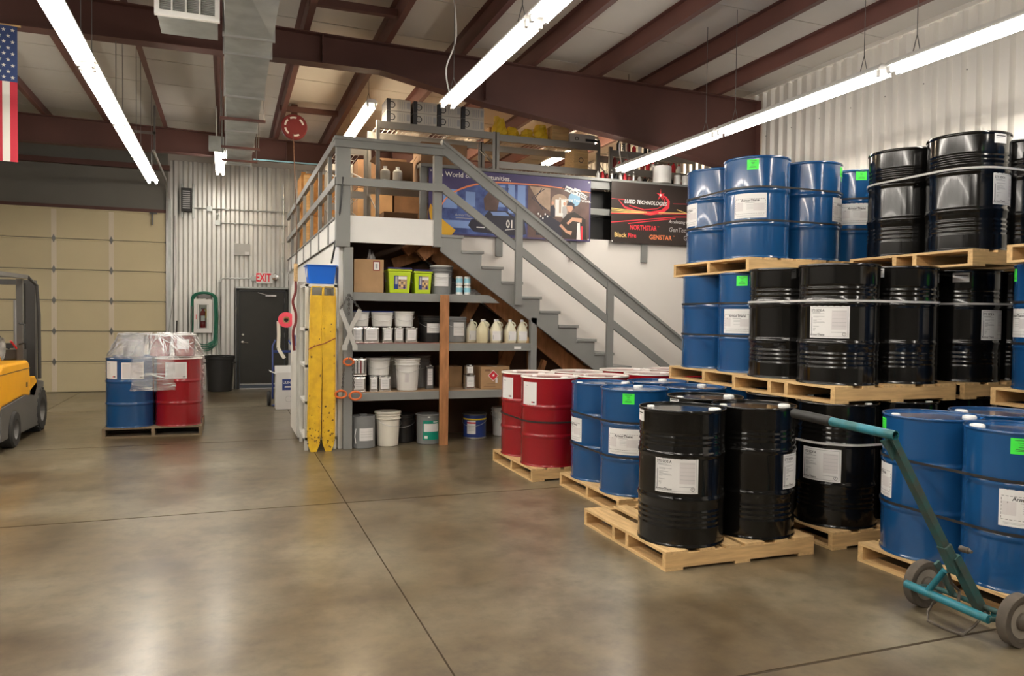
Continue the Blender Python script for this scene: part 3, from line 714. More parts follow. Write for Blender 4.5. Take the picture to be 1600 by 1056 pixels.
# ================================================================== drums and pallets
PH, DH, DR = .125, .885, .2850
LV = PH + DH
def hoop(z, r=DR, h=.026, d=.0075):  # rolling hoop bulging out of the shell
    return [(r, z - h), (r + d * .35, z - h * .62), (r + d, z - h * .22), (r + d, z + h * .22), (r + d * .35, z + h * .62), (r, z + h)]
def ribs(z0, n, pitch=.034, r=DR):
    o = []
    for i in range(n):
        z = z0 + i * pitch; o += [(r, z), (r - .0045, z + pitch * .28), (r - .0045, z + pitch * .5), (r, z + pitch * .8)]
    return o
def shell(kind):
    base = [(.262, .012), (.280, .012), (.283, 0), (.2905, 0), (.2905, .010), (DR, .016)]
    rim = [(DR, DH - .020), (.2895, DH - .012), (.2915, DH - .006), (.2895, DH), (.283, DH), (.281, DH - .014)]
    if kind == 'black': mid = ribs(.125, 4) + hoop(.305) + hoop(.595) + ribs(.640, 3)
    else: mid = hoop(.30) + hoop(.59)
    return base + mid + rim
SHELL = {c: MB().lathe(shell(c), 44, cap=True).mesh('drum_shell', c + '_drum_paint', True, 50) for c in ('blue', 'black', 'red')}
def lid_mesh(m): return MB().lathe([(0, DH - .020), (.16, DH - .018), (.20, DH - .016), (.262, DH - .016), (.270, DH - .012), (.2815, DH - .012), (.2815, DH - .004), (.2835, DH + .0015), (.2895, DH + .0015), (.2922, DH - .004), (.2922, DH - .011)], 44, cap=False).mesh('drum_lid', m, True, 50)
LID = {'blue': lid_mesh('blue_drum_paint'), 'black': lid_mesh('black_drum_paint'), 'red': lid_mesh('white_lid_paint')}
CAP = MB().lathe([(.041, 0), (.041, .010), (.037, .016), (.030, .018), (.028, .015), (0, .015)], 18).mesh('bung_cap', 'white_plastic', True, 40)
CAPS = MB().lathe([(.026, 0), (.026, .009), (.022, .014), (0, .014)], 14).mesh('bung_cap', 'white_plastic', True, 40)

# --- stickers (art laid on the curved shell, facing -y before rotation)
def lbl_sts():      # large shipping label with the side A heading
    r = DR + .0012; w, h = .285, .235; p = Print(on_cyl(r)); q = .0009
    p.rect(-w / 2, w / 2, -h / 2, h / 2, 'paper', 0, 12)
    a, b, c, d = -w / 2 + .012, w / 2 - .012, -h / 2 + .012, h / 2 - .012
    for y in (c, d): p.rect(a, b, y - .0007, y + .0007, 'ink', q, 12)
    for x in (a, b): p.rect(x - .0007, x + .0007, c, d, 'ink', q)
    p.rect(.022, .122, -.055, .085, 'paper_grey', q, 5)
    for i in range(5): p.rect(.026, .12, .075 - .026 * i, .0765 - .026 * i, 'ink_grey', 2 * q, 4)
    p.text('STS SIDE A', -.080, .083, .025, 'ink', q, offset=.02, sx=.85)
    p.rect(-.124, -.06, .065, .069, 'ink_grey', q, 4)
    rows = [(-.122, -.03, .060), (-.115, -.028, .040), (-.115, -.07, .034), (-.115, -.05, .018), (-.115, -.085, .011), (-.115, -.032, .004), (-.115, -.026, -.003), (-.115, -.09, -.010), (-.115, -.068, -.032), (-.115, -.092, -.048), (-.115, -.098, -.056), (-.115, -.10, -.064), (.02, .1, -.075)]
    for x0, x1, y in rows: p.rect(x0, x1, y - .0014, y + .0014, 'ink_grey', q, 3)
    p.rect(-.1285, -.1225, -.085, .035, 'ink_grey', q)
    p.text('ArmorThane', -.082, -.094, .021, 'ink', q, offset=.015, shear=.1)
    p.ring(.108, -.088, .011, .0135, 'ink', q); p.text('T', .108, -.088, .016, 'ink', q, offset=.02)
    return p.mesh('shipping_label')
def lbl_blue():
    r = DR + .0012; w, h = .285, .215; p = Print(on_cyl(r)); q = .0009
    p.rect(-w / 2, w / 2, -h / 2, h / 2, 'paper', 0, 12)
    n = 13
    for i in range(n):
        x0 = -w / 2 + .012 + (w - .024) * i / n
        for y in (-h / 2 + .038, h / 2 - .048): p.rect(x0, x0 + .014, y - .0012, y + .0012, 'ink', q)
    for i in range(6):
        y0 = -h / 2 + .042 + (h - .094) * i / 6
        for x in (-w / 2 + .012, w / 2 - .012): p.rect(x - .0012, x + .0012, y0, y0 + .013, 'ink', q)
    p.rect(-.125, -.06, -.045, .03, 'paper_grey', q * .6, 3); p.rect(.03, .125, -.045, .02, 'paper_grey', q * .6, 4)
    p.text('ArmorThane', 0, .045, .030, 'ink', q, offset=.02, shear=.1); p.rect(-.04, .04, .024, .0275, 'ink_grey', q, 5)
    for y in (.008, -.004, -.016, -.028): p.rect(-.03, .03, y - .001, y + .001, 'ink_grey', q, 2)
    p.rect(-.102, -.098, .022, .028, 'ink', q)
    for y in (-.085, -.092): p.rect(-.12, .12, y - .001, y + .001, 'ink_grey', q, 8)
    return p.mesh('shipping_label')
def lbl_red():
    r = DR + .0012; w, h = .19, .225; p = Print(on_cyl(r)); q = .0009
    p.rect(-w / 2, w / 2, -h / 2, h / 2, 'paper', 0, 8)
    p.rect(-.05, -.015, .075, .082, 'ink_grey', q, 2); p.rect(.035, .075, -.092, -.078, 'ink', q, 2); p.rect(.037, .055, -.09, -.08, 'hazard_red', 2 * q, 2)
    for y in (.05, .02, -.01): p.rect(-.07, -.02, y, y + .002, 'paper_grey', q, 3)
    return p.mesh('paper_label')
def lbl_green():
    r = DR + .0012; w, h = .10, .088; p = Print(on_cyl(r)); q = .0009
    p.rect(-w / 2, w / 2, -h / 2, h / 2, 'green_sticker', 0, 4)
    for y, l in ((.032, .06), (.018, .03), (.008, .02), (-.006, .024), (-.018, .05), (-.026, .06)): p.rect(-l / 2, l / 2, y - .0015, y + .0015, 'ink', q, 3)
    return p.mesh('green_sticker')
def lbl_small():
    r = DR + .0012; w, h = .115, .075; p = Print(on_cyl(r)); q = .0009
    p.rect(-w / 2, w / 2, -h / 2, h / 2, 'paper', 0, 5); p.rect(-.045, .045, .012, .020, 'ink', q, 4); p.rect(-.045, .02, .0, .003, 'ink_grey', q, 3)
    return p.mesh('small_label')
def lbl_wide():
    r = DR + .0012; w, h = .27, .215; p = Print(on_cyl(r)); p.rect(-w / 2, w / 2, -h / 2, h / 2, 'paper', 0, 10)
    p.rect(-w / 2 + .015, w / 2 - .015, -h / 2 + .015, h / 2 - .015, 'paper_grey', .0004, 10); p.rect(.085, .12, -.09, -.082, 'ink', .0008, 2)
    return p.mesh('shipping_label')
LBL = {'sts': ('shipping_label', lbl_sts()), 'blue': ('shipping_label', lbl_blue()), 'red': ('paper_label', lbl_red()), 'green': ('green_sticker', lbl_green()), 'small': ('small_label', lbl_small()), 'wide': ('shipping_label', lbl_wide())}
def drum(color, x, y, z, label, stickers=(), group=None, capdir=0.0):
    d = empty('steel_drum', (x, y, z), 0, label, 'drum', group)
    link('drum_shell', SHELL[color], d)
    ld_ = link('drum_lid', LID[color], d)
    for r, a, me in ((.215, capdir, CAP), (.215, capdir + PI, CAPS)):
        link('bung_cap', me, ld_, (r * math.cos(a), r * math.sin(a), DH - .016))
    for kind, az, zc in stickers:
        nm, me = LBL[kind]; link(nm, me, d, (0, 0, zc), (0, 0, math.radians(az + 90)))
    return d

# --- pallets: stringers run along x, deck boards along y
PW = 1.175
def board_mesh(lx, ly, lz, m):
    b = .003
    me = MB().box(0, lx, 0, ly, 0, lz).mesh('board', m); return me
_bm = {}
def board(par, name, x, y, z, lx, ly, lz, m):
    k = (round(lx, 3), round(ly, 3), round(lz, 3), m)
    if k not in _bm: _bm[k] = board_mesh(lx, ly, lz, m)
    o = link(name, _bm[k], par, (x, y, z)); return o
def pallet(x, y, z, label, double, group, old=False, rz=0.0):
    p = empty('wooden_pallet', (x, y, z), rz, label, 'pallet', group)
    A, B = ('old_pallet_wood', 'old_pallet_wood') if old else ('pallet_wood', 'pallet_wood_long')
    hs = .017; z1 = .018; z2 = PH - .018
    for sx in (0, PW / 2 - .06, PW - .13): board(p, 'bottom_board', sx, 0, 0, .12 if sx == PW / 2 - .06 else .13, PW, z1 - .0005, B)
    for sy in ((0, .485, .68, PW - .04) if double else (0, PW / 2 - .02, PW - .04)): board(p, 'stringer', 0, sy, z1, PW, .04, z2 - z1 - .0005, A)
    if double: deck = [(0, .165), (.255, .115), (.455, .115), (.605, .155), (.85, .105), (1.01, .165)]
    else: deck = [(0, .14), (.175, .125), (.34, .125), (.5025, .17), (.71, .125), (.875, .125), (1.035, .14)]
    for sx, wd in deck: board(p, 'deck_board', sx, 0, z2, wd, PW, PH - z2, B)
    return p

# strap: a band around the four drums of one pallet
def strap(cx, cy, z, m, label, group, h=.016, lift=.0095, dips=(0, 0, 0, 0)):
    s = .587 / 2; r = DR + lift; pts = []
    for qx, qy, a0 in ((1, 1, 0), (-1, 1, 90), (-1, -1, 180), (1, -1, 270)):
        for i in range(13):
            a = math.radians(a0 + 90 * i / 12); pts.append((cx + qx * s + r * math.cos(a), cy + qy * s + r * math.sin(a)))
    n = len(pts); vs = []; fs = []
    for x, y in pts:
        ux, uy = x - cx, y - cy; l = math.hypot(ux, uy)
        for dr, dz in ((0, -h / 2), (.0015, -h / 2), (.0015, h / 2), (0, h / 2)): vs.append((x + ux / l * dr, y + uy / l * dr, z + dz))
    for i in range(n):
        j = (i + 1) % n
        for q in range(4): fs.append((4 * i + q, 4 * j + q, 4 * j + (q + 1) % 4, 4 * i + (q + 1) % 4))
    o = MB().add(vs, fs).build('strap', m); return tag(o, label, 'strap', group)

CORN = {'nl': (.2935, .2935, 'near left'), 'nr': (.8815, .2935, 'near right'), 'fl': (.2935, .8815, 'far left'), 'fr': (.8815, .8815, 'far right')}
TIER = ['floor', 'middle', 'top']
def stack(px, py, lev, color, where, double=False, stickers=None, skip=(), straps=(), sm='strap_black', off=(0, 0), cap=None, old=False):
    z = lev * LV; stickers = stickers or {}; cap = cap or {}
    g = '%s drums, %s' % (color, where)
    pallet(px, py, z, 'pallet under %s drums, %s' % (color, where), double, 'wooden pallets', old)
    for k, (dx, dy, nm) in CORN.items():
        if k in skip: continue
        drum(color, px + dx + off[0], py + dy + off[1], z + PH, '%s drum, %s corner, %s' % (('white-lidded ' if color == 'red' else '') + color, nm, where), stickers.get(k, ()), g, cap.get(k, 2.2 if color == 'black' else .3))
    for i, zs in enumerate(straps):
        strap(px + .5875 + off[0], py + .5875 + off[1], z + PH + zs, sm, '%s%s strap, %s drums, %s' % ('' if len(straps) == 1 else ('lower ' if i == 0 else 'upper '), 'white' if sm == 'strap_white' else 'black', color, where), 'drum straps')
SB = (.325, .615)
# front row, on the floor
stack(2.78, 6.83, 0, 'red', 'front floor pallet beside the shelving', stickers={'nl': [('red', -158, .722)], 'fl': [('red', -164, .722)]}, straps=(.445,), cap={'nl': -1.2, 'fl': -1.2, 'nr': -1.2, 'fr': 1})
stack(2.985, 5.46, 0, 'blue', 'front floor pallet between red and black drums', stickers={'nl': [('blue', -137, .455), ('green', -129, .813)], 'fl': [('blue', 174, .455)]}, straps=SB, cap={'nl': .9, 'fl': -.3, 'nr': .6, 'fr': .8})
stack(2.6, 4.13, 0, 'black', 'open pallet nearest the camera', True, stickers={'nl': [('sts', -129.5, .47), ('small', 165, .83)], 'nr': [('sts', -56, .455)], 'fr': [('small', -178, .845)]}, skip=('fl',), cap={'nl': -.75, 'nr': -.35, 'fr': -.05})
# second row
stack(3.955, 4.15, 0, 'black', 'floor pallet under the strapped black stack', True, stickers={'nl': [('sts', -155, .445)]}, straps=(.60,), sm='strap_white')
stack(4.04, 4.25, 1, 'black', 'middle tier in front of the blue stack', True, stickers={'nl': [('sts', -146.5, .46), ('small', 128, .845)], 'fl': [('small', 128, .83)], 'nr': [('small', -168, .84)]}, straps=(.615,), sm='strap_white')
stack(3.955, 2.745, 0, 'blue', 'floor pallet behind the hand truck', stickers={'nl': [('blue', -135, .475), ('green', -144, .81)], 'fl': [('blue', 143, .46), ('green', 146, .81)]}, straps=SB, cap={'nl': 2.3, 'fl': -.6, 'fr': 2.5})
stack(4.17, 5.44, 0, 'blue', 'floor pallet under the tall blue stack', stickers={'nl': [('green', -120, .81)]}, straps=SB, cap={'nl': .3, 'fl': -.2})
stack(4.165, 5.44, 1, 'blue', 'middle tier of the tall blue stack', stickers={'nl': [('blue', -152, .455), ('green', -144, .81)]}, straps=SB)
stack(4.185, 5.42, 2, 'blue', 'top tier of the tall blue stack', stickers={'nl': [('blue', -139, .455), ('green', -135, .81)], 'fl': [('blue', 166, .46)], 'nr': [('blue', -58, .46), ('green', -55, .81)]}, straps=SB)
stack(4.05, 6.98, 0, 'red', 'second floor pallet under the stair foot')
# back row, along the wall
for lv in (0, 1, 2):
    stack(5.43, 5.56, lv, 'blue', '%s tier of the far stack by the wall' % ['floor', 'middle', 'top'][lv], stickers={'nl': [('blue', -126, .475), ('green', -119, .83)]}, straps=SB)
stack(5.33, 4.27, 0, 'black', 'floor tier of the black stack by the wall', True)
stack(5.33, 4.27, 1, 'black', 'middle tier of the black stack by the wall', True, stickers={'nl': [('sts', -82, .45), ('small', -141, .82)], 'fl': [('small', 170, .83)]}, straps=(.615,), sm='strap_white')
stack(5.10, 4.05, 2, 'black', 'top tier of the black stack by the wall', True, stickers={'nl': [('sts', -77, .46), ('small', -94, .835)]}, straps=(.615,), sm='strap_white', off=(.02, .02))
for lv, (xx, yy) in enumerate(((5.22, 2.80), (5.21, 2.79), (5.08, 2.60))):
    stack(xx, yy, lv, 'blue', '%s tier of the stack at the right picture edge' % ['floor', 'middle', 'top'][lv], stickers={'fl': [('blue', 149, .475), ('green', 135, .81)]}, straps=SB)

# ------------------------------------------------------------------ wrapped pallet by the exit
WX, WY = -1.49, 10.80
pallet(WX + PW, WY, 0, 'worn dark pallet under the film-wrapped drums', False, 'wooden pallets', True, PI / 2)
for (k, c, s) in (('nl', 'blue', [('wide', -78, .73), ('red', -135, .74)]), ('nr', 'red', [('wide', -95, .73)]), ('fl', 'blue', []), ('fr', 'red', [('red', -40, .74)])):
    dx, dy, nm = CORN[k]
    drum(c, WX + dx, WY + dy, PH, '%s drum, %s corner of the film-wrapped pallet' % (c, nm), s, 'drums on the wrapped pallet')
def pail(name, x, y, z, r0, r1, h, body, lid, label, cat='pail', group=None, rings=True, sticker=None, az=-110, bail=True, lidr=1.05, n=26):
    p = empty(name, (x, y, z), 0, label, cat, group)
    prof = [(0, .0), (r0 - .008, 0), (r0, .006), (r0 + (r1 - r0) * .78, h * .78)]
    if rings: prof += [(r1 + .010, h * .785), (r1 + .010, h * .80), (r1 * .995, h * .81), (r1, h * .88), (r1 + .010, h * .885), (r1 + .010, h * .90), (r1, h * .905)]
    prof += [(r1, h * .955), (0, h * .955)]
    MB().lathe(prof, n, cap=False).build('pail_body', body, p, smooth=True)
    if lid:
        R = r1 * lidr + .003
        MB().lathe([(R, h * .945), (R + .002, h * .96), (R + .002, h * .99), (R - .004, h), (R - .018, h), (R - .022, h * .985), (0, h * .985)], n, cap=False).build('pail_lid', lid, p, smooth=True)
    if bail:
        zz = h * .80; R = r1 + .012; a = math.radians(az)
        pts = [(R * math.cos(a + t), R * math.sin(a + t), zz - .30 * r1 * math.cos(t) * 1.6 - .02) for t in [-PI / 2 + PI * i / 14 for i in range(15)]]
        MB().tube(pts, .003, 5).build('bail_handle', 'bare_steel', p)
    if sticker:
        w, hh, zc, m, extra = sticker
        rr = r0 + (r1 - r0) * min(zc / h, .78) + .004
        pr_ = Print(on_cyl(rr, zc)); pr_.rect(-w / 2, w / 2, -hh / 2, hh / 2, m, 0, 20)
        for q, e in enumerate(extra):
            if e[0] == 't': pr_.text(e[1], e[2], e[3], e[4], e[5], .0026, offset=.012)
            else: pr_.rect(e[1], e[2], e[3], e[4], e[5], .0012 + .0002 * q, max(2, int((e[2] - e[1]) / .011)))
        pr_.build('pail_label', p, rot=(0, 0, math.radians(az + 90)))
    return p
lines = lambda w, ys, m='ink_grey', h=.003: [('r', -w / 2, w / 2, y, y + h, m) for y in ys]
ZT = PH + DH + .004
pail('plastic_pail', WX + .30, WY + .62, ZT, .125, .145, .30, 'grey_pail', 'grey_pail', 'dark pail under the film, left of the three', group='pails under the film', bail=False)
pail('plastic_pail', WX + .62, WY + .66, ZT, .125, .145, .30, 'red_drum_paint', 'white_plastic', 'red pail under the film, middle of the three', group='pails under the film', bail=False)
pail('plastic_pail', WX + .93, WY + .62, ZT, .125, .145, .30, 'red_drum_paint', 'white_plastic', 'red pail with white label under the film, right of the three', group='pails under the film', bail=False, sticker=(.16, .14, .17, 'paper', []), az=-95)
def creases(par, rings):
    # bunched folds of the film: narrow tapered strips standing just off its surface
    r = random.Random(11); n = len(rings[0]); mb = MB(); cx, cy = WX + .5875, WY + .6
    def at(j, i):
        j = max(0, min(len(rings) - 1.001, j)); k = int(j); t = j - k; i0 = int(math.floor(i)); f = i - i0
        a = Vector(rings[k][i0 % n]).lerp(Vector(rings[k][(i0 + 1) % n]), f); b = Vector(rings[k + 1][i0 % n]).lerp(Vector(rings[k + 1][(i0 + 1) % n]), f)
        p = a.lerp(b, t); o = Vector((p.x - cx, p.y - cy, .35 if k > 6 else 0)).normalized(); return p + o * .004, o
    for q in range(250):
        if q < 120: j, dj, di = r.uniform(6.3, 9.5), r.uniform(.25, .75), r.uniform(-.9, .9)        # folds running up the tent
        elif q < 170: j, dj, di = r.uniform(8.5, 11.5), r.uniform(-.1, .12), r.choice((-1, 1)) * r.uniform(.6, 1.6)
        else: j, dj, di = r.uniform(.2, 4.5), r.uniform(-.12, .12), r.choice((-1, 1)) * r.uniform(.6, 1.5)  # folds around the shoulders
        i = r.uniform(0, n); m = r.randint(4, 8); wd = r.choice((r.uniform(.0015, .004), r.uniform(.003, .0085))) * (1.5 if q < 170 else 1); vs = []
        for s_ in range(m):
            p, o = at(j, i); w_ = wd * math.sin(PI * (s_ + .35) / (m - .3)); sd = Vector((-o.y, o.x, .6)).normalized() * w_
            vs += [p + sd, p - sd]; j += dj + r.uniform(-.06, .06); i += di + r.uniform(-.25, .25)
        mb.add(vs, [(2 * s_, 2 * s_ + 1, 2 * s_ + 3, 2 * s_ + 2) for s_ in range(m - 1)])
    tag(mb.build('film_fold', 'film_crease', par), None, None, kind='stuff')
def film():
    # rings of the wrap from the top of the pails to below the drum shoulders; each ring is a blend of rounded rectangles
    rnd = random.Random(3); cx, cy = WX + .5875, WY + .5875
    def ring(hx, hy, rad, z, n=120, oy=0.0, amp=.0):
        o = []
        for i in range(n):
            a = 2 * PI * i / n; c, s = math.cos(a), math.sin(a)
            ex = 3.4 if rad < .2 else 2.6
            k = (abs(c / hx) ** ex + abs(s / hy) ** ex) ** (-1 / ex)
            w_ = amp * (math.sin(a * 11 + z * 31) * .5 + math.sin(a * 29 - z * 57) * .45 + rnd.uniform(-.4, .4))
            o.append((cx + k * c + w_ * c, cy + oy + k * s + w_ * s, z + amp * .5 * math.sin(a * 13 + z * 20)))
        return o
    rings = [ring(.606, .606, .3, .60, amp=.004), ring(.604, .604, .3, .68, amp=.008), ring(.603, .603, .3, .76, amp=.006), ring(.604, .604, .3, .86, amp=.004), ring(.604, .604, .3, .95, amp=.003), ring(.602, .602, .3, 1.005, amp=.003), ring(.598, .598, .3, 1.022, amp=.004),
        ring(.565, .50, .3, 1.075, amp=.030, oy=.03), ring(.53, .39, .15, 1.15, amp=.034, oy=.05), ring(.50, .29, .15, 1.23, amp=.028, oy=.05), ring(.478, .215, .15, 1.305, amp=.010, oy=.05), ring(.46, .19, .15, 1.325, amp=.006, oy=.05), ring(.30, .10, .15, 1.328, amp=.004, oy=.05)]
    n = 120; vs = [p for r in rings for p in r]; fs = []
    for j in range(len(rings) - 1):
        for i in range(n): fs.append((j * n + i, j * n + (i + 1) % n, (j + 1) * n + (i + 1) % n, (j + 1) * n + i))
    fs.append(tuple((len(rings) - 1) * n + i for i in range(n)))
    o = MB().add(vs, fs).build('stretch_film', 'stretch_film', smooth=True, ang=24); creases(o, rings); return tag(o, 'clear crinkled stretch film wrapped over the blue and red drums', 'film')
film()
# ================================================================== goods on the shelving under the landing
Z1, Z2, Z3 = 1.881, 1.271, .676
def carton(name, x0, x1, y0, y1, z0, h, label, m='cardboard', art=None, cat='box', flaps=False, group=None):
    c = empty(name, ((x0 + x1) / 2, (y0 + y1) / 2, z0), 0, label, cat, group); a, b = (x1 - x0) / 2, (y1 - y0) / 2
    if flaps:
        t = .006
        MB().box(-a, a, -b, -b + t, 0, h).box(-a, a, b - t, b, 0, h).box(-a, -a + t, -b + t, b - t, 0, h).box(a - t, a, -b + t, b - t, 0, h).box(-a, a, -b, b, 0, t).build('carton_body', m, c)
        for p, q in (((-a, 0, h), (-a - .10, 0, h + .05)), ((a, 0, h), (a + .06, 0, h + .10))): MB().beam(p, q, b * 2, .005).build('flap', m, c)
        MB().beam((0, b, h), (0, b + .03, h + .12), a * 2, .005).build('flap', m, c)
    else:
        o = MB().box(-a, a, -b, b, 0, h).build('carton_body', m, c); bevel(o, .004)
        MB().box(-.028, .028, -b - .0006, b + .0006, h - .0005, h + .0006).build('packing_tape', 'case_grey', c)
    if art:
        p = Print(lambda s, t, l: (s, -b - .0012 - l, t)); art(p, a, h); p.build('printed_label', c)
    return c
def art_ship(p, a, h): p.rect(.05, .135, h - .135, h - .02, 'maroon', 0); p.rect(.06, .125, h - .125, h - .03, 'paper', .0004); p.rect(.08, .105, h - .11, h - .05, 'ink_grey', .0008)
carton('cardboard_box', 1.42, 1.78, 9.26, 9.60, Z1, .40, 'plain cardboard box on the top shelf by the post', art=art_ship)
def crumple(name, x, y, z, rx, ry, h, m, label, seed=1, top=.2):
    r = random.Random(seed); prof = []; n = 14; vs = []; fs = []; rows = 7
    for j in range(rows):
        t = j / (rows - 1); k = math.cos(t * PI / 2 * .92) * (1 - top) + top
        for i in range(n):
            a = 2 * PI * i / n; w_ = 1 + r.uniform(-.22, .22)
            vs.append((rx * k * w_ * math.cos(a), ry * k * w_ * math.sin(a), max(0.001, h * t + r.uniform(-.12, .12) * h * (0 if j == 0 else 1))))
    for j in range(rows - 1):
        for i in range(n): fs.append((j * n + i, j * n + (i + 1) % n, (j + 1) * n + (i + 1) % n, (j + 1) * n + i))
    fs += [tuple(range(n))[::-1], tuple((rows - 1) * n + i for i in range(n))]
    o = MB().add(vs, fs).build(name, m, None, (x, y, z)); return tag(o, label, 'bag')
crumple('plastic_bag', 1.70, 9.72, Z1, .11, .10, .50, 'clear_bag', 'clear crumpled plastic bag behind the cardboard box', 3)
crumple('plastic_bag', 3.00, 9.55, Z1, .10, .09, .08, 'clear_bag', 'small crumpled plastic bag at the shelf end', 4)
def square_pail(x, y, z, w_, h, label):
    p = empty('square_bucket', (x, y, z), 0, label, 'bucket', 'lime buckets'); a = w_ / 2; b = a * .86
    MB().add([(-b, -b, 0), (b, -b, 0), (b, b, 0), (-b, b, 0), (-a, -a, h * .84), (a, -a, h * .84), (a, a, h * .84), (-a, a, h * .84)], [(3, 2, 1, 0), (4, 5, 6, 7), (0, 1, 5, 4), (1, 2, 6, 5), (2, 3, 7, 6), (3, 0, 4, 7)]).box(-a - .012, a + .012, -a - .012, a + .012, h * .84, h * .93).build('bucket_body', 'lime_pail', p)
    bevel(p.children[0], .012, 3)
    bevel(MB().box(-a - .008, a + .008, -a - .008, a + .008, h * .93, h).build('bucket_lid', 'purple_lid', p), .008)
    k = (a - b) / (h * .84); q = Print(lambda s, t, l: (s, -b - t * k - .004 - l, t)); u = w_ / .30
    q.rect(-.075 * u, .095 * u, .05, .215, 'banner_tan', 0); q.rect(-.075 * u, -.02 * u, .05, .215, 'navy', .0006); q.rect(-.06 * u, -.03 * u, .11, .205, 'print_chrome', .001)
    for i in range(7): q.disc((.0 + .03 * (i % 3)) * u, .09 + .035 * (i // 3), .014, .012, 'print_gold' if i % 2 else 'banner_brown', .0012, 8)
    q.rect(-.02 * u, .09 * u, .17, .205, 'print_white', .0012); q.disc(.06 * u, .07, .016, .014, 'purple_lid', .0014, 10)
    q.build('picture_label', p)
    pts = [(-a - .018, -.0, h * .8), (-a - .02, -.05, h * .55), (-a - .018, -.09, h * .42)]
    MB().tube(pts, .003, 5).tube([(-x_, y_, z_) for x_, y_, z_ in pts], .003, 5).build('bail_handle', 'bare_steel', p)
    return p
square_pail(1.985, 9.42, Z1, .285, .315, 'larger lime bucket with purple lid next to the cardboard box')
square_pail(2.285, 9.42, Z1, .225, .300, 'smaller lime bucket with purple lid beside the grey pail')
WL = (.19, .16, .18, 'paper', lines(.15, (.03, .0, -.03)))
pail('plastic_pail', 2.55, 9.42, Z1, .125, .140, .365, 'grey_pail', 'white_pail', 'grey pail with white lid and label on the top shelf', sticker=WL, az=-105)
pail('plastic_pail', 2.79, 9.76, Z1, .10, .115, .30, 'grey_pail', 'white_pail', 'grey pail with white lid half hidden under the stair stringer')
def spray_can(x, y, z, label):
    c = empty('aerosol_can', (x, y, z), 0, label, 'can', 'aerosol cans on the top shelf')
    MB().lathe([(.043, 0), (.044, .004), (.043, .012), (.043, .10), (.040, .108), (.030, .114), (.0, .116)], 18).build('can_body', 'print_white', c, smooth=True)
    MB().lathe([(.0434, .03), (.0434, .085)], 18, cap=False).build('can_label', 'light_blue', c, smooth=True)
    return c
for i, (cx, cz, t) in enumerate(((2.752, 0, 'lower left'), (2.858, 0, 'lower right'), (2.752, .118, 'upper left'), (2.858, .118, 'upper right'))): spray_can(cx, 9.30, Z1 + cz, 'pale blue and white can, %s of four stacked on the top shelf' % t)

def f_can(x, y, z, w_, h, label, group, d=.10, tall=False, m='tin'):
    c = empty('metal_can', (x, y, z), 0, label, 'can', group); a, b = w_ / 2, d / 2
    bevel(MB().box(-a, a, -b, b, .004, h - .012).build('can_body', m, c), .010, 2)
    for z0 in (0, h - .014): bevel(MB().box(-a - .002, a + .002, -b - .002, b + .002, z0, z0 + .008).build('can_rim', 'tin', c), .003)
    MB().lathe([(.016, 0), (.016, .014), (0, .014)], 12, T=Matrix.Translation((a * .4, 0, h - .010))).build('can_cap', 'white_plastic', c)
    MB().tube([(-a * .7, 0, h - .006), (-a * .5, 0, h + .006), (a * 0, 0, h + .006), (a * .1, 0, h - .006)], .003, 5).build('can_handle', 'bare_steel', c)
    p = Print(lambda s, t, l: (s, -b - .001 - l, t)); p.rect(-a * .72, a * .72, h * .16, h * .86, 'paper', 0)
    for yy in (.7, .6, .5, .35): p.rect(-a * .5, a * .5, h * yy, h * yy + .003, 'ink_grey', .0004)
    p.build('can_label', c); return c
ORD = ['first', 'second', 'third', 'fourth', 'fifth']
for i, (x, w_) in enumerate(((1.47, .13), (1.64, .185), (1.838, .125), (1.980, .115), (2.135, .15))): f_can(x, 9.32, Z2, w_, .19, 'square tin can, %s from the left on the middle shelf' % ORD[i], 'tin cans on the middle shelf')
for i, (x, w_, lid) in enumerate(((1.515, .115, 'blue_lid'), (1.79, .135, 'blue_lid'), (2.065, .122, 'white_pail'))):
    pail('plastic_tub', x, 9.40, Z2 + .198, w_ * .90, w_, .188, 'white_pail', lid, 'white tub %s, stacked on the middle-shelf tins' % ('with blue lid at the left', 'with blue lid in the middle', 'with white lid at the right')[i], 'tub', 'white tubs on the tins', az=-95)
pail('plastic_pail', 2.42, 9.50, Z2, .125, .14, .335, 'black_pail', 'black_pail', 'black pail with white label behind the raw timber post', sticker=(.20, .12, .18, 'paper', lines(.14, (.02, -.01, -.03))), az=-75)
pail('plastic_pail', 2.76, 9.48, Z2, .125, .14, .345, 'grey_pail', None, 'grey pail with torn white label on the middle shelf', sticker=(.15, .17, .17, 'paper', lines(.11, (.03, .0, -.04))), az=-85)
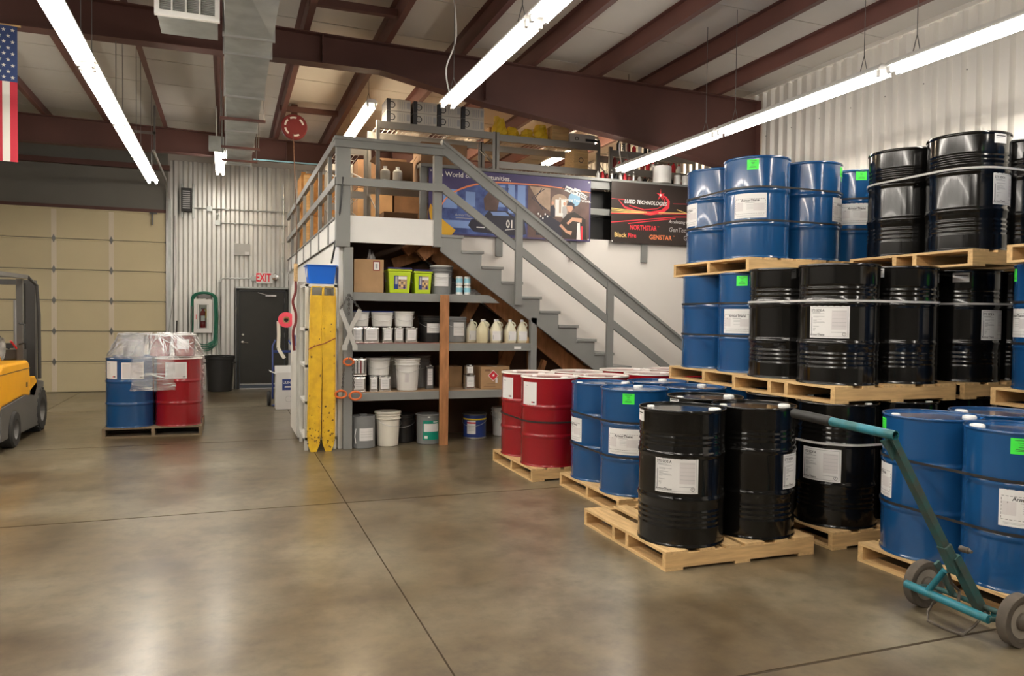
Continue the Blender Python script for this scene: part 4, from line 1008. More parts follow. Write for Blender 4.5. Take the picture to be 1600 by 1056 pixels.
def jug(x, y, label, lab=True):
    j = empty('plastic_jug', (x, y, Z2), random.uniform(-.2, .2), label, 'jug', 'jugs on the middle shelf')
    def sq(r, z, n=20): return [(r * (abs(math.cos(2 * PI * i / n)) ** 3.2 + abs(math.sin(2 * PI * i / n)) ** 3.2) ** (-1 / 3.2) * math.cos(2 * PI * i / n), r * (abs(math.cos(2 * PI * i / n)) ** 3.2 + abs(math.sin(2 * PI * i / n)) ** 3.2) ** (-1 / 3.2) * math.sin(2 * PI * i / n), z) for i in range(n)]
    rings = [sq(.066, 0), sq(.072, .008), sq(.073, .15), sq(.068, .175), sq(.045, .225), sq(.022, .262), sq(.018, .27), sq(.018, .28)]; n = 20
    vs = [p for r in rings for p in r]; fs = [(k * n + i, k * n + (i + 1) % n, (k + 1) * n + (i + 1) % n, (k + 1) * n + i) for k in range(len(rings) - 1) for i in range(n)] + [tuple(range(n))[::-1], tuple((len(rings) - 1) * n + i for i in range(n))]
    MB().add(vs, fs).build('jug_body', 'jug_plastic' if lab else 'jug_liquid', j, smooth=True, ang=50)
    MB().lathe([(.021, .272), (.021, .298), (.018, .300), (0, .300)], 16).build('jug_cap', 'white_plastic', j, smooth=True)
    MB().tube([(.045, -.03, .20), (.062, -.035, .225), (.048, -.03, .255), (.016, -.012, .268)], .009, 8).build('jug_handle', 'jug_plastic', j, smooth=True)
    if lab:
        p = Print(lambda s, t, l: (s, -.0748 - l, t)); p.rect(-.052, .056, .03, .15, 'paper', 0); p.rect(-.044, -.036, .045, .10, 'ink_grey', .0004)
        for yy in (.12, .135): p.rect(-.03, .04, yy, yy + .003, 'paper_grey', .0004)
        p.build('jug_label', j)
    return j
fx = [(3.055, 9.27, False), (3.235, 9.27, True), (3.435, 9.27, True), (3.600, 9.27, True)]
for i, (x, y, l) in enumerate(fx): jug(x, y, ('jug without a label, first in the front row of jugs', 'labelled jug, second in the front row of jugs', 'labelled jug, third in the front row of jugs', 'labelled jug at the right end of the front row')[i], l)
for i, x in enumerate((2.97, 3.14, 3.33, 3.50)): jug(x, 9.46, ('first jug in the second row, partly hidden', 'second jug in the second row, partly hidden', 'third jug in the second row, partly hidden', 'fourth jug in the second row, partly hidden')[i])
tag(bevel(MB().box(3.635, 3.675, 9.20, 9.24, Z2, Z2 + .075).build('wood_block', 'pallet_wood'), .003), 'small wood block at the right end of the middle shelf', 'wood block')
# bottom shelf
for i, (x, w_) in enumerate(((1.49, .165), (1.67, .10), (1.805, .145))): f_can(x, 9.30, Z3, w_, .185, 'square tin can, %s from the left on the bottom shelf' % ORD[i], 'tin cans on the bottom shelf')
sc_ = f_can(1.49, 9.30, Z3 + .195, .18, .215, 'tall striped tin standing on the bottom-shelf tins', 'tin cans on the bottom shelf')
for q_ in (-.066, -.03, .012, .055): MB().box(q_, q_ + .016, -.0535, -.0515, .03, .185).build('colour_stripe', 'maroon' if q_ == .012 else 'dark_steel', sc_)
pail('plastic_tub', 1.75, 9.41, Z3 + .193, .13, .142, .215, 'white_pail', 'white_pail', 'white tub on the bottom-shelf tins', 'tub', az=-95)
pail('plastic_pail', 2.11, 9.38, Z3, .128, .152, .40, 'white_pail', 'white_pail', 'large white pail with bail handle on the bottom shelf', sticker=(.05, .11, .16, 'paper_grey', []), az=-105)
pail('plastic_pail', 2.33, 9.72, Z3, .13, .15, .42, 'grey_pail', 'grey_pail', 'grey pail in shadow behind the large white pail')
pail('plastic_pail', 2.02, 9.76, Z3, .13, .15, .40, 'white_pail', 'white_pail', 'white pail half hidden behind the large white pail')
f_can(2.53 - .12, 9.45, Z3, .09, .30, 'narrow dark tin beside the timber post', 'tin cans on the bottom shelf', .09, m='dark_steel')
carton('cardboard_box', 2.60, 2.90, 9.62, 9.9, Z3, .27, 'brown cardboard box at the back of the bottom shelf')
f_can(2.905, 9.32, Z3, .13, .185, 'lower of two tins stacked on the bottom shelf', 'stacked pair of tins')
f_can(2.900, 9.32, Z3 + .19, .10, .115, 'upper of two tins stacked on the bottom shelf', 'stacked pair of tins')
def art_haz(p, a, h):
    for k, (s, m) in enumerate(((.072, 'print_white'), (.064, 'hazard_red'))): p.poly([(-.03, .17 - s), (-.03 + s, .17), (-.03, .17 + s), (-.03 - s, .17)], m, .0004 * k)
    p.poly([(-.045, .165), (-.033, .195), (-.030, .180), (-.020, .20), (-.014, .168), (-.025, .158)], 'print_white', .0012)
    p.rect(.0, .03, .075, .14, 'paper', .0014); p.rect(-.14, -.07, h - .06, h - .035, 'cardboard_dark', 0); p.rect(.10, .17, h - .06, h - .035, 'cardboard_dark', 0)
    for i in range(3): p.rect(-.16 + .02 * i, .0, .03 + .015 * i, .034 + .015 * i, 'cardboard_dark', 0)
carton('cardboard_box', 3.05, 3.44, 9.28, 9.60, Z3, .285, 'cardboard box with red flammable diamond on the bottom shelf', art=art_haz)
# under the bottom shelf, on the floor
LBG = (.18, .15, .17, 'paper', lines(.15, (.03, .0, -.03)))
g1 = pail('plastic_drum', 1.545, 9.30, 0, .150, .150, .385, 'grey_pail', 'grey_pail', 'grey round jerrycan pail with torn label on the floor by the post', 'pail', rings=False, sticker=LBG, az=-80, bail=False, lidr=.96)
MB().lathe([(.045, .378), (.05, .40), (.03, .405), (.0, .405)], 16).build('pail_spout', 'grey_pail', g1, smooth=True)
MB().tube([(-.10, -.118, .06), (-.112, -.112, .15), (-.10, -.12, .24)], .006, 5).build('tape_strip', 'white_plastic', g1)
pail('plastic_pail', 1.86, 9.34, 0, .130, .152, .425, 'cream_pail', 'cream_pail', 'cream pail with ringed lid on the floor', az=-60)
pail('plastic_pail', 2.11, 9.55, 0, .125, .14, .36, 'black_pail', 'black_pail', 'black pail on the floor between cream and green-labelled pails', az=-120)
pail('plastic_pail', 2.375, 9.36, 0, .140, .144, .375, 'grey_pail', 'grey_pail', 'grey pail with green label on the floor by the post', 'pail', rings=False, sticker=(.22, .24, .18, 'green_label', [('r', -.10, .10, -.02, .08, 'paper'), ('r', .02, .09, .095, .108, 'print_white'), ('r', -.09, -.05, -.105, -.07, 'print_white'), ('r', -.05, -.02, .155, .19, 'paper')]), az=-85, bail=False)
tb = pail('plastic_tub', 3.06, 9.56, 0, .150, .150, .335, 'navy', 'dark_steel', 'blue and yellow tub on the floor right of the post', 'tub', rings=False, sticker=(.12, .17, .16, 'paper', lines(.09, (.02, 0, -.02, -.04)) + [('r', -.06, .06, .05, .07, 'hazard_red')]), az=-125, bail=True)
MB().lathe([(.1515, .255), (.153, .258), (.153, .272), (.1515, .275)], 26, cap=False).build('yellow_band', 'yellow', tb, smooth=True); MB().lathe([(.1515, .004), (.152, .03)], 26, cap=False).build('base_rim', 'tin', tb, smooth=True)
pail('plastic_pail', 3.50, 9.72, .0, .12, .14, .40, 'white_pail', None, 'pale bucket in shadow behind the red drums')

# ================================================================== corner: fork extensions, slings, shelf rack, cabinet
def fork_ext(x0, x1, label, lean):
    f = empty('fork_extension', ((x0 + x1) / 2, 9.10, 0), 0, label, 'fork extension', 'yellow fork extensions'); a = (x1 - x0) / 2
    H_ = 1.83; k = lean
    def pt(x, y, z): return (x + k * z, y + .045 * z / H_, z)
    out = [(-a * .45, .002), (a * .45, .002), (a * .9, .09), (a, .16), (a, H_), (-a, H_), (-a, .16), (-a * .9, .09)]
    n = len(out); vs = [pt(x, -.012, z) for x, z in out] + [pt(x, .0, z) for x, z in out]
    MB().add(vs, [tuple(range(n)), tuple(range(n, 2 * n))[::-1]] + [(i, n + i, n + (i + 1) % n, (i + 1) % n) for i in range(n)]).build('fork_face', 'yellow_fork', f)
    for sx in (-1, 1):
        MB().add([pt(sx * a, -.012, .16), pt(sx * (a - .008), -.012, .16), pt(sx * (a - .008), .06, .16), pt(sx * a, .06, .16), pt(sx * a, -.012, H_), pt(sx * (a - .008), -.012, H_), pt(sx * (a - .008), .06, H_), pt(sx * a, .06, H_)], [(3, 2, 1, 0), (4, 5, 6, 7), (0, 1, 5, 4), (1, 2, 6, 5), (2, 3, 7, 6), (3, 0, 4, 7)]).build('fork_side', 'yellow_fork', f)
    for sx in (-1, 1): MB().add([pt(sx * (a - q), y_, z) for z in (.17, H_) for q, y_ in ((0, -.012), (0, -.024), (.010, -.024), (.010, -.012))], [(0, 1, 5, 4), (1, 2, 6, 5), (2, 3, 7, 6), (0, 3, 2, 1), (4, 5, 6, 7)]).build('edge_lip', 'yellow_fork', f)
    MB().tube([pt(-a + .01, .0, H_ - .02), pt(-a + .01, .0, H_ + .085), pt(-a + .025, .0, H_ + .10), pt(a - .025, .0, H_ + .10), pt(a - .01, .0, H_ + .085), pt(a - .01, .0, H_ - .02)], .008, 6).build('end_loop', 'yellow_fork', f)
    r = random.Random(int(x0 * 100)); mb = MB()
    for i in range(36):
        z = r.choice((r.uniform(.10, .30), r.uniform(.05, 1.7), r.uniform(.05, .6))); x = r.uniform(-a * .85, a * .85) if r.random() < .5 else r.choice((-1, 1)) * a * r.uniform(.8, .97); s = r.uniform(.004, .013)
        m = r.randint(5, 7); mb.add([pt(x + s * r.uniform(.5, 1.2) * math.cos(2 * PI * q / m), -.0126, z + s * r.uniform(.5, 1.7) * math.sin(2 * PI * q / m)) for q in range(m)], [tuple(range(m))])
    tag(mb.build('chipped_paint', 'worn_patch', f), None, None, kind='stuff')
    return f
fork_ext(.868, 1.016, 'yellow chipped fork extension leaning at the corner, left one', .018)
fork_ext(1.036, 1.185, 'yellow chipped fork extension leaning at the corner, right one', .004)
tag(MB().tube([(.875, 9.075, 1.20), (.95, 9.073, 1.24), (1.06, 9.073, 1.27), (1.19, 9.08, 1.335)], .006, 6).build('hook_rod', 'maroon'), 'thin rusty rod across the yellow fork extensions', 'rod')
# white rack behind the forks with bins
rk = empty('utility_rack', (1.04, 9.40, 0), 0, 'narrow white utility rack behind the yellow fork extensions', 'rack')
for x, y in ((-.17, -.17), (.16, -.17), (-.17, .50), (.16, .50)): box_part('rack_post', 'cabinet_white', rk, x - .02, x + .02, y - .02, y + .02, 0, 1.97, .003)
for z in (.12, .55, .98, 1.41, 1.93): box_part('rack_shelf', 'cabinet_white', rk, -.19, .18, -.19, .52, z, z + .035, .003)
tubo = empty('storage_tub', (1.045, 9.42, 1.968), 0, 'blue plastic tub on top of the white rack', 'tub')
MB().add([(-.145, -.15, 0), (.145, -.15, 0), (.145, .15, 0), (-.145, .15, 0), (-.168, -.17, .22), (.168, -.17, .22), (.168, .17, .22), (-.168, .17, .22)], [(3, 2, 1, 0), (4, 5, 6, 7), (0, 1, 5, 4), (1, 2, 6, 5), (2, 3, 7, 6), (3, 0, 4, 7)]).build('tub_body', 'blue_tub', tubo); bevel(tubo.children[0], .012, 3)
box_part('tub_rim', 'blue_tub', tubo, -.182, .182, -.184, .184, .212, .226, .004)
p = Print(lambda s, t, l: (-.162 - l, s, t)); p.rect(-.12, -.02, .08, .18, 'paper', .003); p.build('tub_label', tubo)
for i, (z, y, c, nm) in enumerate(((.155, 9.50, 'cardboard', 'brown parts box on the lowest rack shelf'), (.585, 9.55, 'case_grey', 'grey parts box on the second rack shelf'), (.585, 9.35, 'hazard_red', 'red parts box on the second rack shelf'), (1.015, 9.45, 'navy', 'navy parts box on the third rack shelf'), (1.445, 9.50, 'case_grey', 'grey parts box on the fourth rack shelf'))):
    carton('parts_box', .92, 1.16, y - .09, y + .09, z, .16, nm, c, group='boxes on the white rack')
# tall white cabinet
cb = empty('storage_cabinet', (.99, 10.42, 0), 0, 'tall white storage cabinet along the office side wall', 'cabinet')
box_part('cabinet_body', 'cabinet_white', cb, -.16, .24, -.45, .45, .04, 2.02, .006); box_part('cabinet_plinth', 'black_plastic', cb, -.14, .23, -.44, .44, 0, .04)
for s in (-1, 1): box_part('cabinet_door', 'cabinet_white', cb, -.176, -.161, s * .224 - .22, s * .224 + .22, .07, 1.99, .004)
box_part('wall_notice', 'navy', cb, -.1785, -.177, -.40, -.05, 1.20, 1.34); box_part('wall_notice', 'hazard_red', cb, -.1785, -.177, -.36, -.22, 1.52, 1.62)
# hanging things on the cabinet edge
tr_ = empty('tape_roll', (.74, 10.70, 1.53), 0, 'pink tape roll hanging on a peg by the exit door', 'tape')
MB().lathe([(.045, -.025), (.105, -.025), (.105, .025), (.045, .025), (.045, -.025)], 26, T=Matrix.Rotation(PI / 2, 4, 'X'), cap=False).build('tape_ring', 'pink_tape', tr_, smooth=True)
MB().lathe([(.03, -.026), (.045, -.026), (.045, .026), (.03, .026), (.03, -.026)], 20, T=Matrix.Rotation(PI / 2, 4, 'X'), cap=False).build('tape_core', 'cardboard', tr_, smooth=True)
MB().cyl((-.05, 0, .028), (.17, 0, .028), .012).build('peg', 'raw_lumber', tr_)
tp = MB(); pts = [(-.10, 0, -.02), (-.095, 0, -.2), (-.10, .01, -.38), (-.06, .0, -.46), (-.02, .0, -.52)]
for a, b in zip(pts[:-1], pts[1:]): tp.beam(a, b, .045, .003, up=(0, 1, 0))
tp.build('tape_tail', 'cream_pail', tr_)
cable([(1.02, 13.30, 4.62), (.98, 12.4, 3.7), (.90, 11.0, 2.7), (.80, 9.95, 2.24)], 'thin hose line dropping from the red reel to the cabinet', 'rust', .007, 'air_hose')
pipe = cable([(.80, 9.93, 2.02), (.795, 9.92, 1.88), (.765, 9.92, 1.76), (.80, 9.92, 1.62), (.80, 9.92, 1.50), (.77, 9.92, 1.38), (.785, 9.92, 1.15)], 'maroon twisted hose piece hanging on the cabinet edge', 'maroon', .018, 'hose_piece')
MB().cyl((.80, 9.93, 2.02), (.80, 9.94, 2.24), .024, 12).build('hose_grip', 'pallet_wood', pipe)
cable([(1.26, 9.10, 3.22), (1.24, 9.12, 2.9), (1.20, 9.2, 2.5), (1.16, 9.30, 2.22)], 'black cord hanging from the corner post to the blue tub', 'black_plastic', .012, 'black_cord')
# slings and shackles on the shelving post
def chain(pts, par, m='chain_steel', r=.005, link_l=.034):
    P = [Vector(q) for q in pts]; k = 0
    for a, b in zip(P[:-1], P[1:]):
        L_ = (b - a).length; n = max(1, int(L_ / (link_l * .72)))
        for i in range(n):
            c = a + (b - a) * ((i + .5) / n); d = (b - a).normalized(); s = d.cross(Vector((0, 1, 0))).normalized() if k % 2 == 0 else Vector((0, 1, 0)); k += 1
            loop = [c + d * (link_l / 2 * math.cos(t)) + s * (link_l * .32 * math.sin(t)) for t in [2 * PI * q / 8 for q in range(8)]]
            MB().tube(loop, r, 5, closed=True).build('chain_link', m, par, smooth=True)
sg = empty('lifting_sling', (1.34, 9.12, 1.25), 0, 'grey webbing sling with chain hung on the shelving post', 'sling')
chain([(0, -.02, .60), (-.10, -.03, .42)], sg); chain([(0, -.02, .60), (.13, -.03, .42)], sg); chain([(.0, -.012, .60), (.005, -.012, .36)], sg)
for a, b in (((-.10, -.035, .42), (.01, -.045, .14)), ((.13, -.035, .42), (.0, -.05, .16)), ((.01, -.045, .14), (-.05, -.04, -.02)), ((.0, -.05, .16), (.07, -.04, -.02))): MB().beam(a, b, .012, .05, up=(1, 0, 0)).build('sling_web', 'sling_grey', sg)
MB().cyl((0, .03, .60), (0, -.03, .60), .008).build('hook', 'dark_steel', sg)
for x in (-.05, .07): MB().box(x - .03, x + .03, -.055, -.025, -.06, .0).build('sling_end', 'sling_grey', sg)
s2 = empty('shackle_chain', (1.34, 9.12, .62), 0, 'orange shackles on a short chain hung on the shelving post', 'shackles')
chain([(-.05, -.03, .40), (-.07, -.03, .12)], s2); chain([(.05, -.03, .40), (.06, -.03, .12)], s2)
for c, r_, rot in (((0, -.02, .43), .05, 0), ((-.09, -.04, .05), .055, .6), ((.08, -.045, .03), .06, -.6)):
    lp = [(c[0] + r_ * math.cos(t + rot) * 1.15, c[1], c[2] + r_ * math.sin(t + rot) * .8) for t in [2 * PI * i / 16 for i in range(16)]]
    MB().tube(lp, .013, 7, closed=True).build('shackle', 'orange', s2, smooth=True)
MB().cyl((0, .03, .475), (0, -.035, .475), .008).build('hook', 'dark_steel', s2)
# ================================================================== mezzanine contents
ZM = 2.761
def rack(name, x0, x1, y0, y1, top, shelves, label):
    r = empty(name, (x0, y0, ZM), 0, label, 'rack'); W, D, T = x1 - x0, y1 - y0, top - ZM
    for x in (0, W - .05):
        for y in (0, D - .05):
            MB().box(x, x + .05, y, y + .006, 0, T).box(x if x == 0 else x + .044, x + .006 if x == 0 else x + .05, y, y + .05, 0, T).build('rack_post', 'rack_steel', r)
    for z in shelves:
        z -= ZM
        for y in (-.004, D - .036): box_part('rack_beam', 'rack_steel', r, .05, W - .05, y, y + .04, z - .10, z - .0)
        mb = MB(); n = int(W / .07)
        for i in range(n): mb.box(.06 + i * .07, .066 + i * .07, .04, D - .04, z - .006, z)
        for j in range(4): mb.box(.05, W - .05, .06 + j * (D - .14) / 3, .068 + j * (D - .14) / 3, z - .012, z - .006)
        tag(mb.build('wire_deck', 'bare_steel', r), None, None, kind='stuff')
        for x in (.022, W - .028): MB().beam((x, .05, z - .45), (x, D - .05, z - .12), .01, .02).build('rack_brace', 'rack_steel', r)
    return r
rack('storage_rack', 1.96, 3.74, 10.80, 11.55, 4.36, (3.53, 4.35), 'dark steel rack on the mezzanine carrying printed cases')
rack('storage_rack', 3.75, 5.48, 10.80, 11.55, 4.36, (3.62, 3.93, 4.33), 'dark steel wire rack on the mezzanine with yellow bags')
rack('storage_rack', 1.45, 1.90, 11.2, 12.6, 4.05, (3.4, 4.03), 'narrow steel rack behind the landing corner post')
def art_case(p, a, h):
    p.rect(-a, -a + .055, .0, h, 'ink', 0); p.ring(-a + .075, h * .5, .035, .048, 'ink', .0004); p.disc(-a + .075, h * .5, .022, .022, 'ink_grey', .0006, 12)
    for i in range(4): p.rect(-.02 + .032 * i, -.009 + .032 * i, h * (.15 + .05 * (i % 2)), h * .85, 'ink_grey', .0004)
    p.rect(.115, a - .01, h * .25, h * .8, 'ink_grey', .0004)
for i, x in enumerate((2.11, 2.50, 2.86, 3.22)):
    for j in range(2):
        pc = carton('printed_case', x, x + .345, 10.84, 11.2, 4.351 + j * .172, .168, 'printed grey case on the rack top, %s column from left, %s' % (ORD[i], ('lower layer', 'upper layer')[j]), 'case_grey', art_case, 'case', group='printed cases on the rack')
        MB().box(-.1742, -.1731, -.178, .178, .003, .165).build('printed_end', 'ink', pc)
def jarlike(name, x, y, z, r, h, m, label, cat, cap='white_plastic', group=None):
    c = empty(name, (x, y, z), 0, label, cat, group)
    MB().lathe([(r * .9, 0), (r, .01), (r, h * .62), (r * .8, h * .74), (r * .35, h * .84), (r * .35, h * .88)], 14).build('bottle_body', m, c, smooth=True, ang=50)
    MB().lathe([(r * .42, h * .87), (r * .42, h), (0, h)], 10).build('bottle_cap', cap, c, smooth=True); return c
carton('cardboard_box', 2.06, 2.52, 10.95, 11.35, 3.531, .30, 'open brown carton on the rack behind the landing', 'cardboard_dark', flaps=True)
for i, x in enumerate((2.10, 2.28)): jarlike('white_bottle', x, 10.87, 3.531, .07, .20, 'white_plastic', ('left white bottle in front of the open carton', 'right white bottle in front of the open carton')[i], 'bottle', group='white bottles on the mezzanine')
carton('cardboard_box', 2.64, 3.34, 10.95, 11.45, 3.531, .62, 'large brown carton on the mezzanine rack', 'cardboard_dark')
carton('cardboard_box', 3.40, 3.68, 10.90, 11.3, 3.531, .30, 'small pale carton beside the large brown carton', 'case_grey')
carton('cardboard_box', 2.10, 2.60, 10.95, 11.4, ZM, .34, 'low brown carton on the mezzanine floor', 'cardboard_dark')
carton('cardboard_box', 2.75, 3.5, 10.9, 11.4, ZM, .40, 'wide carton on the mezzanine floor under the rack', 'cardboard_dark')
for i, (x, s) in enumerate(((3.90, 1), (4.10, 2), (4.35, 3), (4.58, 5))): crumple('yellow_bag', x, 11.1, 4.331 if i > 1 else 4.331, .12, .12, (.30, .18, .16, .26)[i], 'yellow_bag', ('first yellow bag on the wire rack top', 'second yellow bag on the wire rack top', 'third yellow bag on the wire rack top', 'fourth yellow bag on the wire rack top')[i], s, .6)
carton('cardboard_box', 3.78, 4.02, 11.23, 11.5, 4.331, .20, 'small brown box behind the yellow bags', 'cardboard')
carton('cardboard_box', 4.72, 5.0, 10.95, 11.3, 4.331, .26, 'pale tan box beside the yellow bags', 'pallet_wood')
def art_lid(p, a, h): p.ring(-.1, h * .55, .02, .03, 'ink', 0); p.rect(.05, .3, h * .35, h * .6, 'ink', 0)
carton('archive_box', 5.02, 5.46, 10.95, 11.4, 4.331, .17, 'white flat box with dark print at the rack end', 'cardboard_white', art_lid)
carton('cardboard_box', 5.05, 5.3, 10.86, 11.2, 3.931, .30, 'carton with round mark on the lower wire shelf', 'pallet_wood', lambda p, a, h: p.ring(.0, .14, .03, .04, 'ink', 0))
# black bins behind the guard between the banners
bb = carton('storage_bin', 5.02, 5.44, 10.30, 10.70, ZM, .34, 'lower black bin behind the guard between the banners', 'black_plastic', group='black bins'); carton('storage_bin', 5.02, 5.44, 10.30, 10.70, ZM + .346, .40, 'upper black bin behind the guard between the banners', 'black_plastic', group='black bins')
# bottles and cans on the mezzanine shelves at the right
rack('storage_rack', 5.62, 7.20, 10.75, 11.25, 4.30, (3.72, 3.98, 4.25), 'steel shelf crowded with small bottles behind the black banner')
NTH = 'first second third fourth fifth sixth seventh eighth ninth tenth eleventh twelfth thirteenth fourteenth fifteenth'.split()
CN = dict(white_plastic='white', maroon='maroon', black_plastic='black', hazard_red='red', tin='silver')
cols = ['white_plastic', 'maroon', 'black_plastic', 'hazard_red', 'tin']
rn = random.Random(5)
for lv, z in enumerate((3.721, 3.981, 4.251)):
    for i in range(15 - 2 * lv):
        h = rn.uniform(.13, .20); jarlike('small_bottle', 5.70 + .098 * i + .05 * lv, 10.80 + rn.uniform(0, .04), z, .034, h, cols[(i * 2 + lv) % 5], 'small %s bottle, %s from left, %s shelf of the crowded mezzanine rack' % (CN[cols[(i * 2 + lv) % 5]], NTH[i], ('lower', 'middle', 'upper')[lv]), 'bottle', cols[(i + lv) % 5], 'small bottles, %s mezzanine shelf' % ('lower', 'middle', 'upper')[lv])
pail('white_canister', 6.20, 10.14, 3.661, .14, .14, .27, 'white_pail', None, 'large white canister standing on the guard ledge', 'canister', rings=False, bail=False)
for i, (x, r_) in enumerate(((6.46, .05), (6.60, .055), (6.74, .05))): pail('white_canister', x, 10.12, 3.661, r_, r_, .15, 'white_pail', None, ('small pale can next to the large canister', 'middle small pale can on the guard ledge', 'right small pale can on the guard ledge')[i], 'can', 'small cans on the ledge', rings=False, bail=False)
for i in range(9): jarlike('spray_bottle', 5.12 + .075 * i, 10.16, 3.661, .026, (.11, .13, .10, .15, .12)[i % 5], cols[(i * 3) % 5], 'little %s bottle, %s from left along the guard ledge' % (CN[cols[(i * 3) % 5]], NTH[i]), 'bottle', 'white_plastic', 'little bottles on the guard ledge')
for i, x in enumerate((2.0, 2.62, 3.24, 3.86)):
    for j in range(3): carton('cardboard_box', x, x + .58, 12.7 + .05 * i, 13.3, ZM + j * .472, .465, 'brown carton in the deep mezzanine stack, %s column from left, %s layer' % (ORD[i], ('bottom', 'middle', 'top')[j]), ('cardboard_dark', 'cardboard')[(i + j) % 3 == 1], group='deep mezzanine cartons')
# wooden crate at the back of the mezzanine
cr = empty('wooden_crate', (1.85, 15.3, ZM), 0, 'large orange plywood crate at the back of the mezzanine', 'crate')
box_part('crate_panel', 'osb', cr, -.55, .62, -.40, .5, .02, 1.50)
for x in (-.56, .02, .56): box_part('crate_batten', 'osb', cr, x, x + .08, -.44, -.402, 0, 1.52)
for z in (0.02, .72, 1.40): box_part('crate_batten', 'osb', cr, -.47, .55, -.43, -.403, z, z + .1)
tag(bevel(MB().box(1.27, 1.37, 14.1, 14.14, ZM, 4.10).build('timber_plank', 'pallet_wood'), .003), 'upright pale timber plank at the mezzanine rail', 'plank')
carton('cardboard_box', 1.5, 1.95, 12.8, 13.3, ZM, .5, 'brown carton deep on the mezzanine behind the rails', 'cardboard')

# ================================================================== overhead: duct, grille, reel, flag
du = empty('air_duct', (0, 0, 0), 0, 'galvanised rectangular air duct running under the roof', 'duct')
secs = [(5.6, 7.5, .0), (7.5, 8.0, .0), (8.0, 9.55, .0), (9.56, 11.4, .015), (11.4, 12.7, .02), (12.7, 14.0, .025)]
for a, b, n in secs:
    x0, x1, z0, z1 = -.03 + n * .4, .39 - n, 4.15 + n, 4.53
    cx, cy = (x0 + x1) / 2, (a + b) / 2
    mb = MB().add([(x0, a, z0), (x1, a, z0), (x1, b, z0), (x0, b, z0), (cx, cy, z0 - .018), (x0, a, z1), (x1, a, z1), (x1, b, z1), (x0, b, z1), (x0 - .012, cy, (z0 + z1) / 2), (x1 + .012, cy, (z0 + z1) / 2)],
        [(0, 1, 4), (1, 2, 4), (2, 3, 4), (3, 0, 4), (5, 8, 7, 6), (0, 5, 6, 1), (3, 2, 7, 8), (0, 3, 9), (3, 8, 9), (8, 5, 9), (5, 0, 9), (1, 6, 10), (6, 7, 10), (7, 2, 10), (2, 1, 10)])
    mb.build('duct_section', 'galvanized', du)
    box_part('duct_flange', 'bare_steel', du, x0 - .02, x1 + .02, b - .012, b + .012, z0 - .02, z1 + .005)
for y in (10.6, 12.4, 13.45):
    box_part('duct_hanger', 'purlin_red', du, -.10, .46, y - .03, y + .03, 4.115, 4.145)
    for x in (-.09, .44): MB().cyl((x, y, 4.14), (x, y, roof_z(x)), .006, 6).build('hanger_rod', 'dark_steel', du)
for x in (-.06, .42): MB().cyl((x, 6.4, 4.15), (x, 6.4, roof_z(x)), .006, 6).build('hanger_rod', 'dark_steel', du)
gl = empty('air_grille', (-.33, 7.2, 4.15), 0, 'white framed air grille box on the side of the duct', 'grille')
box_part('grille_box', 'galvanized', gl, -.24, .24, .03, .50, 0, .38)
mb = MB().box(-.26, .26, -.01, .03, -.01, .035).box(-.26, .26, -.01, .03, .36, .40).box(-.26, -.22, -.01, .03, .035, .36).box(.22, .26, -.01, .03, .035, .36)
mb.build('grille_frame', 'white_board', gl)
for i in range(3): box_part('mullion', 'white_board', gl, -.13 + i * .11, -.115 + i * .11, .0, .03, .035, .36)
for i in range(22): MB().box(-.22, .22, .012, .03, .040 + i * .0145, .044 + i * .0145).build('louver', 'pvc_gray', gl)
tag(bevel(MB().box(-.30, -.06, 13.5, 13.72, 4.30, 4.52).build('junction_box', 'galvanized'), .004), 'grey electrical box beside the far end of the duct', 'electrical box')
MB().cyl((-.18, 13.6, 4.52), (-.18, 13.6, 5.03), .012, 8).build('conduit_drop', 'galvanized', bpy.data.objects['junction_box']) 
rl = empty('hose_reel', (1.05, 13.5, 4.78), 0, 'red hose reel hanging from the roof above the exit', 'hose reel')
T = Matrix.Rotation(PI / 2, 4, 'X')
MB().lathe([(.0, .05), (.20, .05), (.215, .035), (.215, -.035), (.20, -.05), (0, -.05)], 32, T=T).build('reel_drum', 'reel_red', rl, smooth=True)
for a0 in (.25, 1.35, 2.35, 3.35, 4.55): MB().lathe([(.135, .052), (.165, .052), (.165, .057), (.135, .057), (.135, .052)], 8, T=T, cap=False, a0=a0, a1=a0 + .7).build('reel_lettering', 'white_plastic', rl)
MB().box(-.05, .05, -.06, .06, .20, roof_z(1.05) - 4.783).build('reel_bracket', 'steel_beam_red', rl)
MB().tube([(.0, .0, -.2), (-.02, -.05, -.12)], .012, 6).build('hose_guide', 'maroon', rl)
fl = empty('flag', (-2.06, 9.33, 4.56), 0, 'striped flag with white stars hanging from the roof beam', 'flag')
def cloth(x0, x1, z0, z1, m, y=0.0, n=10):
    vs = []; fs = []
    for i in range(n + 1):
        x = x0 + (x1 - x0) * i / n
        for z in (z0, z1): vs += [(x, y - .004 + .02 * math.sin(x * 9), z)]
    for i in range(n): fs.append((2 * i, 2 * i + 2, 2 * i + 3, 2 * i + 1))
    return MB().add(vs, fs), m
WF, HF = .86, 1.40; s = WF / 13
for i in range(13):
    x1 = -i * s; zt = 0 if i >= 7 else -.575
    b_, m_ = cloth(x1 - s, x1, -HF, zt, 'flag_red' if i % 2 == 0 else 'flag_white', n=3); b_.build('flag_stripe', m_, fl)
b_, m_ = cloth(-7 * s, 0, -.575, 0, 'flag_navy', n=12); b_.build('flag_canton', m_, fl)
